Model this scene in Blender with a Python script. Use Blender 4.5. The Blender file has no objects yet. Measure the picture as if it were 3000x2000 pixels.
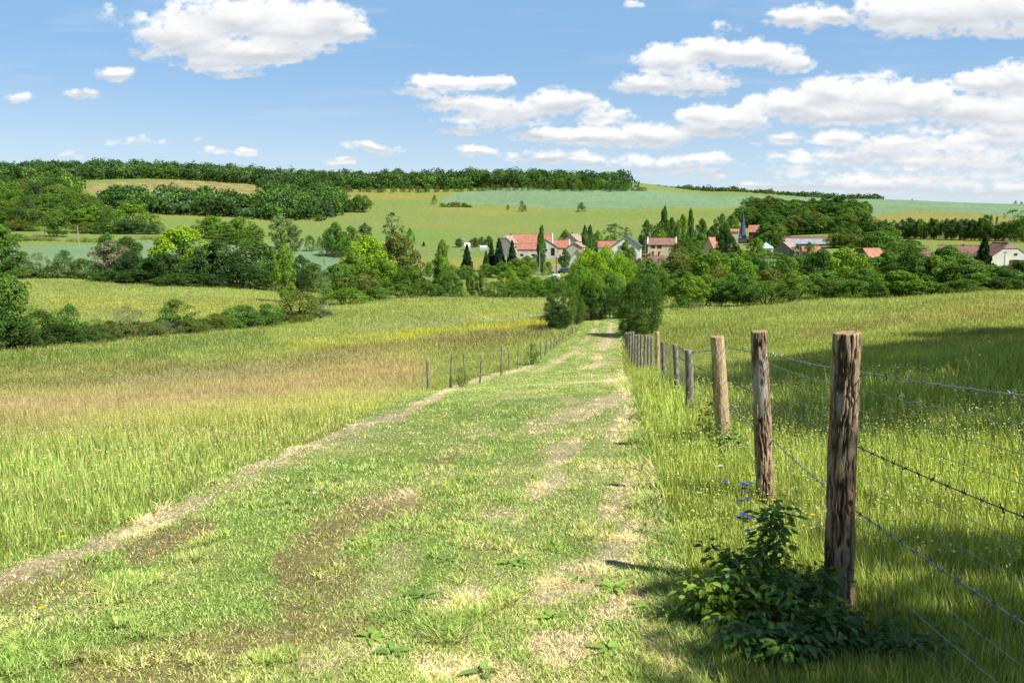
import bpy, math, random
import numpy as np
from mathutils import Vector, Matrix, Euler

# ---------------------------------------------------------------- camera, world, sun, exposure
S = bpy.context.scene
COL = S.collection
CAMZ = 0.0
F = 2310.0
PITCH = math.radians(8.6)
cd = bpy.data.cameras.new('camera')
cam = bpy.data.objects.new('camera', cd); COL.objects.link(cam)
cam.location = (0, 0, CAMZ)
cam.rotation_euler = (math.pi/2 - PITCH, 0, 0)
cd.sensor_width = 36; cd.lens = 36*F/3000
cd.clip_start = 0.05; cd.clip_end = 30000
S.camera = cam

SUN_EL = math.radians(50)
SUN_AZ = math.radians(53)          # from the direction behind the camera (-Y) towards +X
sdir = Vector((math.sin(SUN_AZ)*math.cos(SUN_EL), -math.cos(SUN_AZ)*math.cos(SUN_EL), math.sin(SUN_EL)))
sl = bpy.data.lights.new('sun', 'SUN'); sl.energy = 5.0; sl.angle = math.radians(0.53); sl.color = (1, .955, .88)
so = bpy.data.objects.new('sun', sl); COL.objects.link(so)
so.rotation_euler = sdir.to_track_quat('Z', 'Y').to_euler()
so.location = (30, -30, 60)

W = bpy.data.worlds.new('World'); S.world = W; W.use_nodes = True
nt = W.node_tree
sky = nt.nodes.new('ShaderNodeTexSky'); sky.sky_type = 'NISHITA'; sky.sun_disc = False
sky.sun_elevation = SUN_EL
sky.sun_rotation = math.atan2(sdir.x, sdir.y)
sky.air_density = 1.0; sky.dust_density = .6; sky.ozone_density = 2.5; sky.altitude = 200
nt.links.new(sky.outputs[0], nt.nodes['Background'].inputs[0])
nt.nodes['Background'].inputs[1].default_value = 0.068
S.view_settings.view_transform = 'Standard'; S.view_settings.look = 'None'
S.view_settings.exposure = 0.55; S.view_settings.gamma = 1
S.cycles.max_bounces = 6; S.cycles.diffuse_bounces = 2; S.cycles.transmission_bounces = 3
S.cycles.transparent_max_bounces = 12; S.cycles.caustics_reflective = False; S.cycles.caustics_refractive = False

rng = np.random.default_rng(11)
random.seed(5)

# ---------------------------------------------------------------- helpers
def lin(c):
    c = np.asarray(c, float)/255.0
    return np.where(c <= .04045, c/12.92, ((c+.055)/1.055)**2.4)
def sstep(a, b, x):
    t = np.clip((x-a)/(b-a), 0, 1); return t*t*(3-2*t)
def _lat(ix, iy, seed):
    h = (ix.astype(np.int64)*374761393 + iy.astype(np.int64)*668265263 + seed*974634777) & 0x7fffffff
    h = ((h ^ (h >> 13))*1274126177) & 0x7fffffff
    h = (h ^ (h >> 16)) & 0xffff
    return h/65535.0
def vnoise(x, y, seed=0):
    ix = np.floor(x); iy = np.floor(y); fx = x-ix; fy = y-iy
    fx = fx*fx*(3-2*fx); fy = fy*fy*(3-2*fy)
    a = _lat(ix, iy, seed); b = _lat(ix+1, iy, seed); c = _lat(ix, iy+1, seed); d = _lat(ix+1, iy+1, seed)
    return (a*(1-fx)+b*fx)*(1-fy) + (c*(1-fx)+d*fx)*fy
def fbm(x, y, octv=4, seed=0, gain=.5):
    s = 0; a = 1; t = 0
    for o in range(octv):
        s = s + a*vnoise(x*2**o+17.3*o, y*2**o-9.1*o, seed+o*13); t += a; a *= gain
    return s/t                       # about 0..1
def ray(px, py):
    px = np.asarray(px, float); py = np.asarray(py, float)
    u = px-1500; v = py-1000
    X = u; Y = F*math.cos(PITCH) - v*math.sin(PITCH); Z = -(v*math.cos(PITCH) + F*math.sin(PITCH))
    return X, Y, Z
def slope_of(px, py):
    X, Y, Z = ray(px, py); return Z/np.hypot(X, Y)
def project(x, y, z):
    c, s = math.cos(PITCH), math.sin(PITCH)
    dz = z-CAMZ
    d = y*c - dz*s; up = y*s + dz*c
    d = np.where(d < .05, .05, d)
    return 1500 + F*x/d, 1000 - F*up/d

# ---------------------------------------------------------------- terrain height
TK = np.array([[-40,-.6],[-10,-.9],[0,-1.2],[1.7,-1.42],[3.2,-1.67],[5.2,-1.93],[8,-2.3],[10,-2.58],[13,-2.98],[20,-4.0],[29,-5.75],[38,-7.2],[47,-8.4],[60,-9.15],[80,-10.0],[110,-12],[150,-14],[220,-16],[400,-17]], float)
def Tz(y): return np.interp(y, TK[:, 0], TK[:, 1])
def z_near(x, y):
    ys = [y-1.5, y-.5, y+.5, y+1.5]
    t = sum(Tz(q) for q in ys)/4
    xr = x - (0.9+.135*np.clip(y, 0, 90)); xl = (-2.8+np.maximum(0, y-22)*.14) - x
    yp = np.maximum(y, 0)
    c = np.maximum(xr-1.2, 0)*.105*np.exp(-yp/160)
    t = t + 4.0*np.tanh(c/4.0)
    t = t - .068*np.clip(-xr, 0, 12)*sstep(4, 13, y)*(1-sstep(50, 85, y))
    t = t - np.where(xl > 0, .022*np.minimum(xl, 70)*sstep(0, 12, y), 0)
    return t
RK = np.array([60, 90, 130, 180, 250, 330, 420, 550, 700, 900, 1200, 1700, 2600, 6000], float)
CK = {
 -900:[0, 1010, 905, 840, 785, 722, 665, 612, 578, 548, 492, 496, 520, 600],
 0:   [0, 1010, 905, 840, 785, 722, 665, 612, 578, 548, 492, 496, 520, 600],
 500: [0, 1000, 905, 845, 790, 728, 680, 640, 588, 546, 507, 516, 540, 610],
 900: [0, 990, 905, 862, 812, 760, 705, 650, 605, 562, 524, 530, 552, 610],
 1200:[0, 960, 885, 858, 810, 752, 700, 650, 603, 558, 520, 530, 552, 610],
 1500:[0, 945, 888, 855, 800, 755, 705, 652, 605, 552, 516, 528, 552, 610],
 1800:[0, 930, 890, 845, 800, 760, 712, 655, 608, 556, 532, 545, 562, 610],
 2100:[0, 925, 893, 850, 800, 765, 715, 655, 610, 575, 562, 566, 573, 610],
 2500:[0, 905, 868, 845, 800, 750, 700, 650, 615, 592, 584, 589, 596, 620],
 3000:[0, 880, 850, 835, 798, 745, 700, 655, 622, 604, 598, 603, 610, 640],
 3900:[0, 880, 850, 835, 798, 745, 700, 655, 622, 604, 598, 603, 610, 640]}
cpx = np.array(sorted(CK)); caz = np.arctan2(cpx-1500.0, F)
ZT = np.zeros((len(cpx), len(RK)))
for i, p in enumerate(cpx):
    yy = np.array(CK[int(p)], float); ZT[i] = CAMZ + RK*slope_of(float(p), yy)
    ZT[i, 0] = ZT[i, 1]+1.2
    if p >= 2500: ZT[i, 0] = ZT[i, 1]+2.2
def _cr(p0, p1, p2, p3, t):
    m1 = (p2-p0)/2; m2 = (p3-p1)/2
    return (2*t**3-3*t*t+1)*p1 + (t**3-2*t*t+t)*m1 + (-2*t**3+3*t*t)*p2 + (t**3-t*t)*m2
def z_far(az, r):
    a = np.clip(np.interp(az, caz, np.arange(len(caz))), 0, len(caz)-1-1e-6)
    b = np.clip(np.interp(np.log(np.clip(r, 60, 6000)), np.log(RK), np.arange(len(RK))), 0, len(RK)-1-1e-6)
    ia = a.astype(int); fa = a-ia; fa = fa*fa*(3-2*fa); ib = b.astype(int); fb = b-ib
    n = len(RK)-1
    def row(i):
        g = lambda k: ZT[i, np.clip(k, 0, n)]
        return _cr(g(ib-1), g(ib), g(ib+1), g(ib+2), fb)
    return row(ia)*(1-fa) + row(np.minimum(ia+1, len(caz)-1))*fa
def height(x, y):
    x = np.asarray(x, float); y = np.asarray(y, float)
    r = np.hypot(x, y); az = np.arctan2(x, y)
    w = sstep(62, 105, r)
    z = z_near(x, y)*(1-w) + z_far(az, r)*w
    und = (fbm(x/9, y/9, 3, 3)-.5)*.25*sstep(5, 40, r) + (fbm(x/70, y/70, 3, 7)-.5)*2.2*sstep(150, 420, r)
    mic = (fbm(x/.8, y/.8, 3, 21)-.5)*.06
    return z + und + mic
def hz(x, y): return float(height(np.array([x]), np.array([y]))[0])
def at(px, r):
    "ground point under azimuth of pixel column px (at mid height) at distance r"
    az = math.atan2(px-1500.0, F*math.cos(PITCH)+math.sin(PITCH)*250)
    return r*math.sin(az), r*math.cos(az)
def hit(px, py, rmin=1.0, rmax=3000):
    rr = np.exp(np.linspace(math.log(rmin), math.log(rmax), 2600))
    X, Y, Z = ray(px, py); h = math.hypot(X, Y)
    xs = rr*float(X)/h; ys = rr*float(Y)/h; zs = CAMZ + rr*float(Z)/h
    g = height(xs, ys); k = np.argmax(zs <= g)
    if not (zs <= g).any(): k = np.argmin(zs-g)
    return float(xs[k]), float(ys[k]), float(g[k])
def zpix(px, py, r):
    return CAMZ + r*float(slope_of(px, py))

# ---------------------------------------------------------------- object helpers
def tag(o, label=None, cat=None, group=None, kind=None):
    if label: o['label'] = label
    if cat: o['category'] = cat
    if group: o['group'] = group
    if kind: o['kind'] = kind
    return o
def empty(name, loc=(0, 0, 0), rz=0):
    o = bpy.data.objects.new(name, None); COL.objects.link(o)
    o.empty_display_size = .3; o.location = loc; o.rotation_euler = (0, 0, rz); return o
def np_mesh(name, V, tris=None, quads=None, cols=None, smooth=False, mat=None):
    me = bpy.data.meshes.new(name)
    V = np.ascontiguousarray(V, dtype=np.float32)
    me.vertices.add(len(V)); me.vertices.foreach_set('co', V.ravel())
    li = []; ls = []; lt = []; st = 0
    if quads is not None and len(quads):
        q = np.asarray(quads, np.int32); li.append(q.ravel()); ls.append(st+np.arange(len(q))*4); lt.append(np.full(len(q), 4)); st += q.size
    if tris is not None and len(tris):
        t = np.asarray(tris, np.int32); li.append(t.ravel()); ls.append(st+np.arange(len(t))*3); lt.append(np.full(len(t), 3)); st += t.size
    li = np.concatenate(li).astype(np.int32)
    me.loops.add(len(li)); me.loops.foreach_set('vertex_index', li)
    ls = np.concatenate(ls).astype(np.int32)
    me.polygons.add(len(ls)); me.polygons.foreach_set('loop_start', ls)
    try: me.polygons.foreach_set('loop_total', np.concatenate(lt).astype(np.int32))
    except Exception: pass
    if smooth: me.polygons.foreach_set('use_smooth', np.ones(len(ls), bool))
    if cols is not None:
        a = me.attributes.new('Col', 'FLOAT_COLOR', 'POINT')
        c = np.ones((len(V), 4), np.float32); c[:, :3] = cols
        a.data.foreach_set('color', c.ravel())
    me.update(calc_edges=True)
    if mat: me.materials.append(mat)
    return me
def link(name, me, parent=None, loc=None):
    o = bpy.data.objects.new(name, me); COL.objects.link(o)
    if parent: o.parent = parent
    if loc is not None: o.location = loc
    return o

class MB:
    "collects boxes, tubes, polygons into one mesh; several material slots allowed"
    def __init__(s): s.v = []; s.f = []; s.m = []; s.c = 0
    def poly(s, pts, m=0):
        n = len(s.v); s.v += [tuple(p) for p in pts]; s.f.append(tuple(range(n, n+len(pts)))); s.m.append(m)
    def hexa(s, p, m=0):
        n = len(s.v); s.v += [tuple(q) for q in p]
        for f in ((0,3,2,1),(4,5,6,7),(0,1,5,4),(1,2,6,5),(2,3,7,6),(3,0,4,7)):
            s.f.append(tuple(n+i for i in f)); s.m.append(m)
    def box(s, x0, x1, y0, y1, z0, z1, m=0):
        s.hexa([(x0,y0,z0),(x1,y0,z0),(x1,y1,z0),(x0,y1,z0),(x0,y0,z1),(x1,y0,z1),(x1,y1,z1),(x0,y1,z1)], m)
    def tube(s, pts, rad, n=6, m=0, caps=True):
        pts = [Vector(p) for p in pts]; rad = rad if hasattr(rad, '__len__') else [rad]*len(pts)
        base = len(s.v); up = Vector((0, 0, 1))
        for i, p in enumerate(pts):
            d = (pts[min(i+1, len(pts)-1)]-pts[max(i-1, 0)]).normalized()
            a = d.cross(up if abs(d.z) < .9 else Vector((1, 0, 0))).normalized(); b = d.cross(a)
            for k in range(n):
                t = 2*math.pi*k/n; q = p + (a*math.cos(t)+b*math.sin(t))*rad[i]; s.v.append(tuple(q))
        for i in range(len(pts)-1):
            for k in range(n):
                k2 = (k+1) % n; s.f.append((base+i*n+k, base+i*n+k2, base+(i+1)*n+k2, base+(i+1)*n+k)); s.m.append(m)
        if caps:
            s.f.append(tuple(base+k for k in range(n))); s.m.append(m)
            s.f.append(tuple(base+(len(pts)-1)*n+k for k in reversed(range(n)))); s.m.append(m)
    def mesh(s, name, mats, smooth=False):
        me = bpy.data.meshes.new(name); me.from_pydata(s.v, [], s.f)
        mats = mats if isinstance(mats, (list, tuple)) else [mats]
        for x in mats: me.materials.append(x)
        me.polygons.foreach_set('material_index', s.m)
        if smooth: me.polygons.foreach_set('use_smooth', [True]*len(s.f))
        me.update(); return me
    def build(s, name, mats, parent=None, loc=None, smooth=False):
        return link(name, s.mesh(name, mats, smooth), parent, loc)

# ---------------------------------------------------------------- materials
def new_mat(name):
    m = bpy.data.materials.new(name); m.use_nodes = True
    n = m.node_tree; n.nodes.clear(); return m, n
def nd(n, t, **kw):
    x = n.nodes.new(t)
    for k, v in kw.items(): setattr(x, k, v)
    return x
def noise_node(n, scale, detail=3, rough=.55, coord='Object', vec_scale=None):
    tc = nd(n, 'ShaderNodeTexCoord'); no = nd(n, 'ShaderNodeTexNoise')
    no.inputs['Scale'].default_value = scale; no.inputs['Detail'].default_value = detail; no.inputs['Roughness'].default_value = rough
    if vec_scale:
        mp = nd(n, 'ShaderNodeMapping'); mp.inputs['Scale'].default_value = vec_scale
        n.links.new(tc.outputs[coord], mp.inputs[0]); n.links.new(mp.outputs[0], no.inputs['Vector'])
    else: n.links.new(tc.outputs[coord], no.inputs['Vector'])
    return no
def mul_range(n, fac, lo, hi, flo=.3, fhi=.7):
    mr = nd(n, 'ShaderNodeMapRange'); mr.inputs[1].default_value = flo; mr.inputs[2].default_value = fhi
    mr.inputs[3].default_value = lo; mr.inputs[4].default_value = hi
    n.links.new(fac, mr.inputs[0]); return mr.outputs[0]
def vmul(n, col, fac):
    v = nd(n, 'ShaderNodeVectorMath', operation='MULTIPLY'); 
    n.links.new(col, v.inputs[0]); n.links.new(fac, v.inputs[1]); return v.outputs[0]
def foliage_mat(name, trans=.35, scale=2.0, use_obj=True, var=(.72, 1.28), rough=.6, gloss=.0):
    m, n = new_mat(name)
    at_ = nd(n, 'ShaderNodeAttribute'); at_.attribute_name = 'Col'
    c = at_.outputs['Color']
    if use_obj:
        oi = nd(n, 'ShaderNodeObjectInfo'); c = vmul(n, c, oi.outputs['Color'])
    no = noise_node(n, scale, 3); c = vmul(n, c, mul_range(n, no.outputs[0], *var))
    d = nd(n, 'ShaderNodeBsdfDiffuse'); t = nd(n, 'ShaderNodeBsdfTranslucent')
    n.links.new(c, d.inputs[0])
    tm = nd(n, 'ShaderNodeVectorMath', operation='MULTIPLY'); tm.inputs[1].default_value = (1.25, 1.15, .45)
    n.links.new(c, tm.inputs[0]); n.links.new(tm.outputs[0], t.inputs[0])
    mx = nd(n, 'ShaderNodeMixShader'); mx.inputs[0].default_value = trans
    n.links.new(d.outputs[0], mx.inputs[1]); n.links.new(t.outputs[0], mx.inputs[2])
    out = nd(n, 'ShaderNodeOutputMaterial'); res = mx.outputs[0]
    if gloss > 0:
        g = nd(n, 'ShaderNodeBsdfGlossy'); g.inputs['Roughness'].default_value = .38; g.inputs[0].default_value = (1, 1, 1, 1)
        m2 = nd(n, 'ShaderNodeMixShader'); m2.inputs[0].default_value = gloss
        n.links.new(res, m2.inputs[1]); n.links.new(g.outputs[0], m2.inputs[2]); res = m2.outputs[0]
    n.links.new(res, out.inputs[0]); return m
def solid(name, rgb, rough=.8, nscale=6, var=(.8, 1.15), metal=0, bump=0, bscale=40, vec_scale=None, spec=.3):
    "rgb in 0..255 sRGB of the material itself"
    m, n = new_mat(name)
    b = nd(n, 'ShaderNodeBsdfPrincipled'); out = nd(n, 'ShaderNodeOutputMaterial')
    rgbn = nd(n, 'ShaderNodeRGB'); rgbn.outputs[0].default_value = (*lin(rgb), 1)
    no = noise_node(n, nscale, 5, .6, vec_scale=vec_scale)
    n.links.new(vmul(n, rgbn.outputs[0], mul_range(n, no.outputs[0], *var)), b.inputs['Base Color'])
    b.inputs['Roughness'].default_value = rough; b.inputs['Metallic'].default_value = metal
    b.inputs['Specular IOR Level'].default_value = spec
    if bump:
        n2 = noise_node(n, bscale, 4, .6, vec_scale=vec_scale); bp = nd(n, 'ShaderNodeBump'); bp.inputs['Strength'].default_value = bump; bp.inputs['Distance'].default_value = .02
        n.links.new(n2.outputs[0], bp.inputs['Height']); n.links.new(bp.outputs[0], b.inputs['Normal'])
    n.links.new(b.outputs[0], out.inputs[0]); return m
# ---------------------------------------------------------------- ground zones and colours
def inpoly(px, py, poly):
    r = np.zeros(px.shape, bool); n = len(poly)
    for i in range(n):
        x1, y1 = poly[i]; x2, y2 = poly[(i+1) % n]
        if y1 == y2: continue
        c = ((y1 > py) != (y2 > py)) & (px < (x2-x1)*(py-y1)/(y2-y1)+x1)
        r ^= c
    return r
def track_edges(y):
    yc = np.clip(y, -20, 95)
    xl = np.interp(yc, [-20, 3.4, 4.4, 5.4, 7.2, 12, 20, 35, 42, 46.6, 54.5, 66.8, 95], [-2.95, -2.72, -2.52, -2.44, -2.5, -2.66, -2.6, -2.85, -2.0, -.3, 2.2, 5.4, 9.6])
    xr = .62 + .135*yc - .25
    return xl, np.maximum(xr, xl+3.0)
CROP_LOW = [(-900,735),(20,728),(300,714),(470,704),(800,714),(960,719),(1010,735),(1018,775),(950,800),(700,812),(0,780),(-900,780)]
CROP_TOP = [(1286,590),(1330,566),(1480,552),(1640,545),(1850,545),(1950,562),(2150,570),(2300,577),(2480,580),(2470,598),(2370,600),(2250,606),(2100,609),(1800,611),(1560,609),(1450,600),(1380,596)]
CROP_RIGHT = [(2440,655),(2540,636),(2650,616),(2800,618),(2920,630),(3000,636),(3900,640),(3900,560),(2700,565),(2440,570),(2460,620)]
STUBBLE = [(230,548),(300,538),(420,533),(600,529),(740,535),(830,546),(815,556),(740,572),(500,590),(300,575)]
Z_PATH, Z_MEADOW, Z_PAST, Z_CROP, Z_STUB, Z_GREEN = range(6)
def zones(x, y, z):
    px, py = project(x, y, z); r = np.hypot(x, y)
    front = y > 0
    Zn = np.full(x.shape, Z_PAST)
    Zn[(r < 240)] = Z_MEADOW
    xl, xr = track_edges(y)
    Zn[(x > xl) & (x < xr) & (y > -25) & (y < 84)] = Z_PATH
    Zn[front & (r > 220) & (r < 420) & inpoly(px, py, CROP_LOW)] = Z_CROP
    Zn[front & (r > 560) & inpoly(px, py, CROP_TOP)] = Z_CROP
    Zn[front & (r > 480) & inpoly(px, py, CROP_RIGHT)] = Z_CROP
    Zn[front & (r > 700) & (r < 1150) & inpoly(px, py, STUBBLE)] = Z_STUB
    return Zn, px, py, r
def cdist(px, py, pts):
    best = np.full(px.shape, 1e9)
    for (x1, y1), (x2, y2) in zip(pts[:-1], pts[1:]):
        t = np.clip(((px-x1)*(x2-x1)+(py-y1)*(y2-y1))/((x2-x1)**2+(y2-y1)**2), 0, 1)
        best = np.minimum(best, np.hypot(px-(x1+t*(x2-x1)), (py-(y1+t*(y2-y1)))))
    return best
# drifts of flowers and seeding grasses, and a painted band of cloud shade: traced once, fixed on the ground
DRIFT_SHADE = [ # pts, half width, colour, strength
 ([(1170,982),(1300,968),(1450,956),(1600,946)], 11, (206,200,62), .65),
 ([(850,1012),(1000,1003),(1200,990)], 15, (196,190,72), .45),
 ([(1380,925),(1500,915),(1600,900)], 9, (200,196,84), .45),
 ([(1050,962),(1250,950),(1450,932),(1600,922)], 12, (182,192,140), .5),
 ([(850,1048),(1100,1022),(1300,998),(1600,970)], 15, (150,138,92), .6),
 ([(400,1112),(900,1060),(1250,1022),(1450,1002)], 30, (150,146,88), .4),
 ([(-400,1075),(0,1060),(400,1028),(760,990)], 30, (116,144,66), .65),  # dark green band: cloud shade painted into the meadow colour
 ([(-300,1110),(100,1096),(500,1072)], 20, (170,160,104), .5),
 ([(-200,1148),(300,1126),(650,1098),(1000,1066)], 16, (124,130,82), .5),
 ([(350,1122),(600,1104),(850,1080)], 13, (186,196,166), .4),
 ([(-400,1240),(0,1215),(350,1188),(700,1158),(1000,1122),(1200,1092)], 62, (200,180,140), .8),
 ([(-400,1330),(0,1300),(350,1265),(700,1225),(1050,1165)], 50, (184,190,106), .5),
 ([(150,880),(500,900),(800,895)], 20, (188,184,84), .45),
 ([(2350,975),(2600,950),(2800,925),(3200,895)], 22, (160,154,104), .5),
 ([(1960,980),(2200,940)], 20, (148,164,78), .4),
 ([(2700,925),(3000,890),(3300,880)], 26, (188,184,108), .45),
]
# worn soil and dry mowings on the near track, traced the same way
SOIL = [([(1190,1462),(1020,1530),(860,1640)], 42, .8), ([(985,1690),(880,1790)], 50, .75), ([(600,1555),(400,1620)], 30, .7), ([(1040,1850),(760,1890),(250,1985)], 52, .85), ([(240,1700),(0,1745)], 40, .55), ([(1400,1300),(1300,1350)], 16, .45), ([(700,2010),(300,2060)], 60, .7), ([(1240,1380),(1330,1330)], 18, .4)]
HAY = [([(1560,1072),(1500,1086),(1400,1112),(1330,1132)], 6, .9), ([(1330,1134),(1180,1213),(1000,1262)], 11, 1.0), ([(1000,1264),(760,1370),(560,1482)], 16, 1.1), ([(560,1484),(300,1590),(0,1700),(-200,1760)], 22, 1.1), ([(1180,1222),(1000,1278),(760,1392),(560,1500)], 26, .35), ([(1560,1440),(1640,1400)], 26, .9), ([(1610,1350),(1680,1300)], 24, .9), ([(1560,1255),(1680,1215)], 22, .6), ([(1700,1215),(1830,1155)], 20, .75), ([(1790,1270),(1830,1230)], 30, .7), ([(1420,1505),(1520,1515)], 24, .7), ([(1580,1740),(1700,1690)], 60, .85), ([(1760,1650),(1860,1560)], 48, .7),
 ([(1300,1770),(1400,1740)], 50, .7), ([(1600,1900),(1720,1880)], 60, .75), ([(1750,1800),(1850,1760)], 36, .8), ([(1250,1950),(1500,1990)], 60, .7), ([(1100,1480),(1200,1450)], 30, .6), ([(1830,1420),(1780,1500)], 30, .6), ([(1900,1880),(1980,1950)], 50, .6), ([(1100,1740),(1180,1640)], 46, .6), ([(1760,1000),(1700,1040)], 14, .4), ([(1780,1110),(1880,1090)], 16, .5), ([(0,1830),(300,1760)], 40, .5), ([(900,1960),(1150,1880)], 50, .5)]
def ground_colour(x, y, z, for_blades=False):
    Zn, px, py, r = zones(x, y, z)
    n1 = fbm(x/.35, y/.35, 3, 31); n2 = fbm(x/2.2, y/2.2, 4, 33); n3 = fbm(x/14, y/14, 4, 35); n4 = fbm(x/90, y/60, 4, 37)
    C = np.zeros(x.shape+(3,))
    def setc(mask, rgb): C[mask] = np.asarray(rgb, float)
    setc(Zn == Z_PAST, (156, 172, 92)); setc(Zn == Z_MEADOW, (164, 180, 94)); setc(Zn == Z_CROP, (148, 180, 132))
    setc(Zn == Z_STUB, (182, 172, 108)); setc(Zn == Z_PATH, (158, 180, 94))
    past = Zn == Z_PAST
    w = (np.clip((n4-.5)*3.2, -1, 1)*past)[..., None]
    C += np.where(w > 0, np.array((22, 4, -6))*w, np.array((14, -2, 6))*w)
    # right slope: rough yellow bank under the crop
    bank = past & (px > 2480) & (r > 420) & (r < 800); C[bank] = C[bank]*.4+np.array((176, 168, 98))*.6
    crop = Zn == Z_CROP
    tram = np.abs(((x*.55+y*.83)/24) % 1-.5) > .47
    C[crop & tram & (r > 500)] *= .955
    C[crop] *= (1+(n3[crop]-.5)*.10+(n4[crop]-.5)*.10)[..., None]
    stub = Zn == Z_STUB
    arc = np.abs((np.hypot(x+250, y-1350)/26) % 1-.5)*2
    C[stub] *= (1+(sstep(.55, .9, arc[stub])*.16-.06))[..., None]
    mead = (Zn == Z_MEADOW)
    left = mead & (px < 1640)
    g = (sstep(1270, 1420, py)*(px < 1700))*mead
    C = C*(1-g[..., None]*.75) + np.array((158, 182, 98))*g[..., None]*.75
    rg = (mead & (px > 1900) & (r < 26)); C[rg] = C[rg]*.4+np.array((168, 188, 90))*.6
    wrp = (fbm(px/90, py/12, 3, 41)-.5)
    for pts, hw, col, st in DRIFT_SHADE:
        d = cdist(px, py+wrp*22, pts)
        k = (1-sstep(.2, 1.6, d/hw+(n2-.5)*1.1))*st*(mead & (r < 240))
        k = np.clip(k*(.6+.8*n2), 0, 1)[..., None]
        C = C*(1-k)+np.array(col, float)*k
    C[mead] *= (1+(n3[mead]-.5)*.22+(n2[mead]-.5)*.22)[..., None]
    # the track
    p = Zn == Z_PATH
    if p.any():
        xl, xr = track_edges(y); t = (x-xl)/(xr-xl)
        straw = np.zeros(x.shape); dirt = np.zeros(x.shape)
        nn = fbm(x/.55, y/1.2, 4, 51); nm = fbm(x/1.6, y/4.5, 3, 53)
        e = lambda c, wd: np.exp(-((t-c)/wd)**2)
        dw = (fbm(px/40, py/16, 4, 57)-.5); sc_ = np.clip((py-1000)/500, .35, 1.4)
        for pts, hw, st in HAY: straw = np.maximum(straw, st*(1-sstep(.35, 1.5, cdist(px+dw*60*sc_, py+dw*40*sc_, pts)/hw+(nn-.5)*2.2)))
        for pts, hw, st in SOIL: dirt = np.maximum(dirt, st*(1-sstep(.3, 1.6, cdist(px+dw*80*sc_, py+dw*40*sc_, pts)/hw+(nn-.5)*3.4)))
        straw += sstep(.50, .70, nn)*.42*(.5+.5*(t > .45)) + sstep(.56, .74, nm)*.25 + .04
        straw += e(.80, .16)*.35*sstep(.4, .6, nm) + dirt*.35
        far = sstep(38, 50, y)
        straw += far*(e(.34, .07)*sstep(.36, .6, nm)+e(.74, .07)*sstep(.3, .5, nm))
        straw = np.clip(straw, 0, 1)[..., None]; dirt = np.clip(dirt, 0, 1)[..., None]
        grn = np.array((154, 182, 90))+((nn-.5)*40)[..., None]*np.array((1, .8, .2))
        straw = np.clip(straw, 0, 1); c = grn*(1-straw*.92)+np.array((226, 212, 166))*straw*.92
        c = c*(1-dirt*.66)+np.array((178, 138, 106))*dirt*.66
        C[p] = c[p]
        if for_blades:
            return np.clip(C, 5, 250), Zn, px, py, r, np.where(p, straw[..., 0], 0), np.where(p, dirt[..., 0], 0)
    C *= (1+(n1-.5)*.16)[..., None]
    # village yards and garden soil
    if for_blades: return np.clip(C, 5, 250), Zn, px, py, r, np.zeros(x.shape), np.zeros(x.shape)
    return np.clip(C, 5, 250), Zn, px, py, r

def build_ground():
    az = np.concatenate([np.arange(-180, -62, 3.), np.arange(-62, -37, .3), np.arange(-37, 37, .085), np.arange(37, 62, .3), np.arange(62, 180, 3.)])
    az = np.radians(az)
    r = np.exp(np.arange(math.log(.25), math.log(9000), .019))
    A, R = np.meshgrid(az, r, indexing='ij')
    X = R*np.sin(A); Y = R*np.cos(A); Zz = height(X, Y)
    C, Zn, px, py, rr = ground_colour(X, Y, Zz)
    na, nr = A.shape
    colr = lin(C)*GK
    V = np.stack([X, Y, Zz], -1).reshape(-1, 3); colr = colr.reshape(-1, 3)
    i = np.arange(na); j = np.arange(nr-1); I, J = np.meshgrid(i, j, indexing='ij'); I2 = (I+1) % na
    q = np.stack([I*nr+J, I*nr+J+1, I2*nr+J+1, I2*nr+J], -1).reshape(-1, 4)
    zf = Zn[:, :-1].reshape(-1)
    m, n = new_mat('ground_cover')
    a = nd(n, 'ShaderNodeAttribute'); a.attribute_name = 'Col'
    n1 = noise_node(n, .9, 10, .78); n2 = noise_node(n, 38, 5, .8)
    c = vmul(n, vmul(n, a.outputs[0], mul_range(n, n1.outputs[0], .78, 1.22)), mul_range(n, n2.outputs[0], .55, 1.5, .35, .65))
    b = nd(n, 'ShaderNodeBsdfPrincipled'); b.inputs['Roughness'].default_value = .95; b.inputs['Specular IOR Level'].default_value = .1
    n.links.new(c, b.inputs[0])
    bp = nd(n, 'ShaderNodeBump'); bp.inputs['Strength'].default_value = .7; bp.inputs['Distance'].default_value = .25
    n.links.new(n1.outputs[0], bp.inputs['Height']); n.links.new(bp.outputs[0], b.inputs['Normal'])
    o = nd(n, 'ShaderNodeOutputMaterial'); n.links.new(b.outputs[0], o.inputs[0])
    for code, name in ((Z_PATH, 'path'), (Z_MEADOW, 'meadow'), (Z_PAST, 'pasture'), (Z_CROP, 'crop_field'), (Z_STUB, 'mown_field')):
        f = q[zf == code]
        u, inv = np.unique(f, return_inverse=True)
        me = np_mesh(name, V[u], quads=inv.reshape(-1, 4)[:, ::-1], cols=colr[u], smooth=True, mat=m)
        tag(link(name, me), kind='structure')
GK = .54
build_ground()

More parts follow.
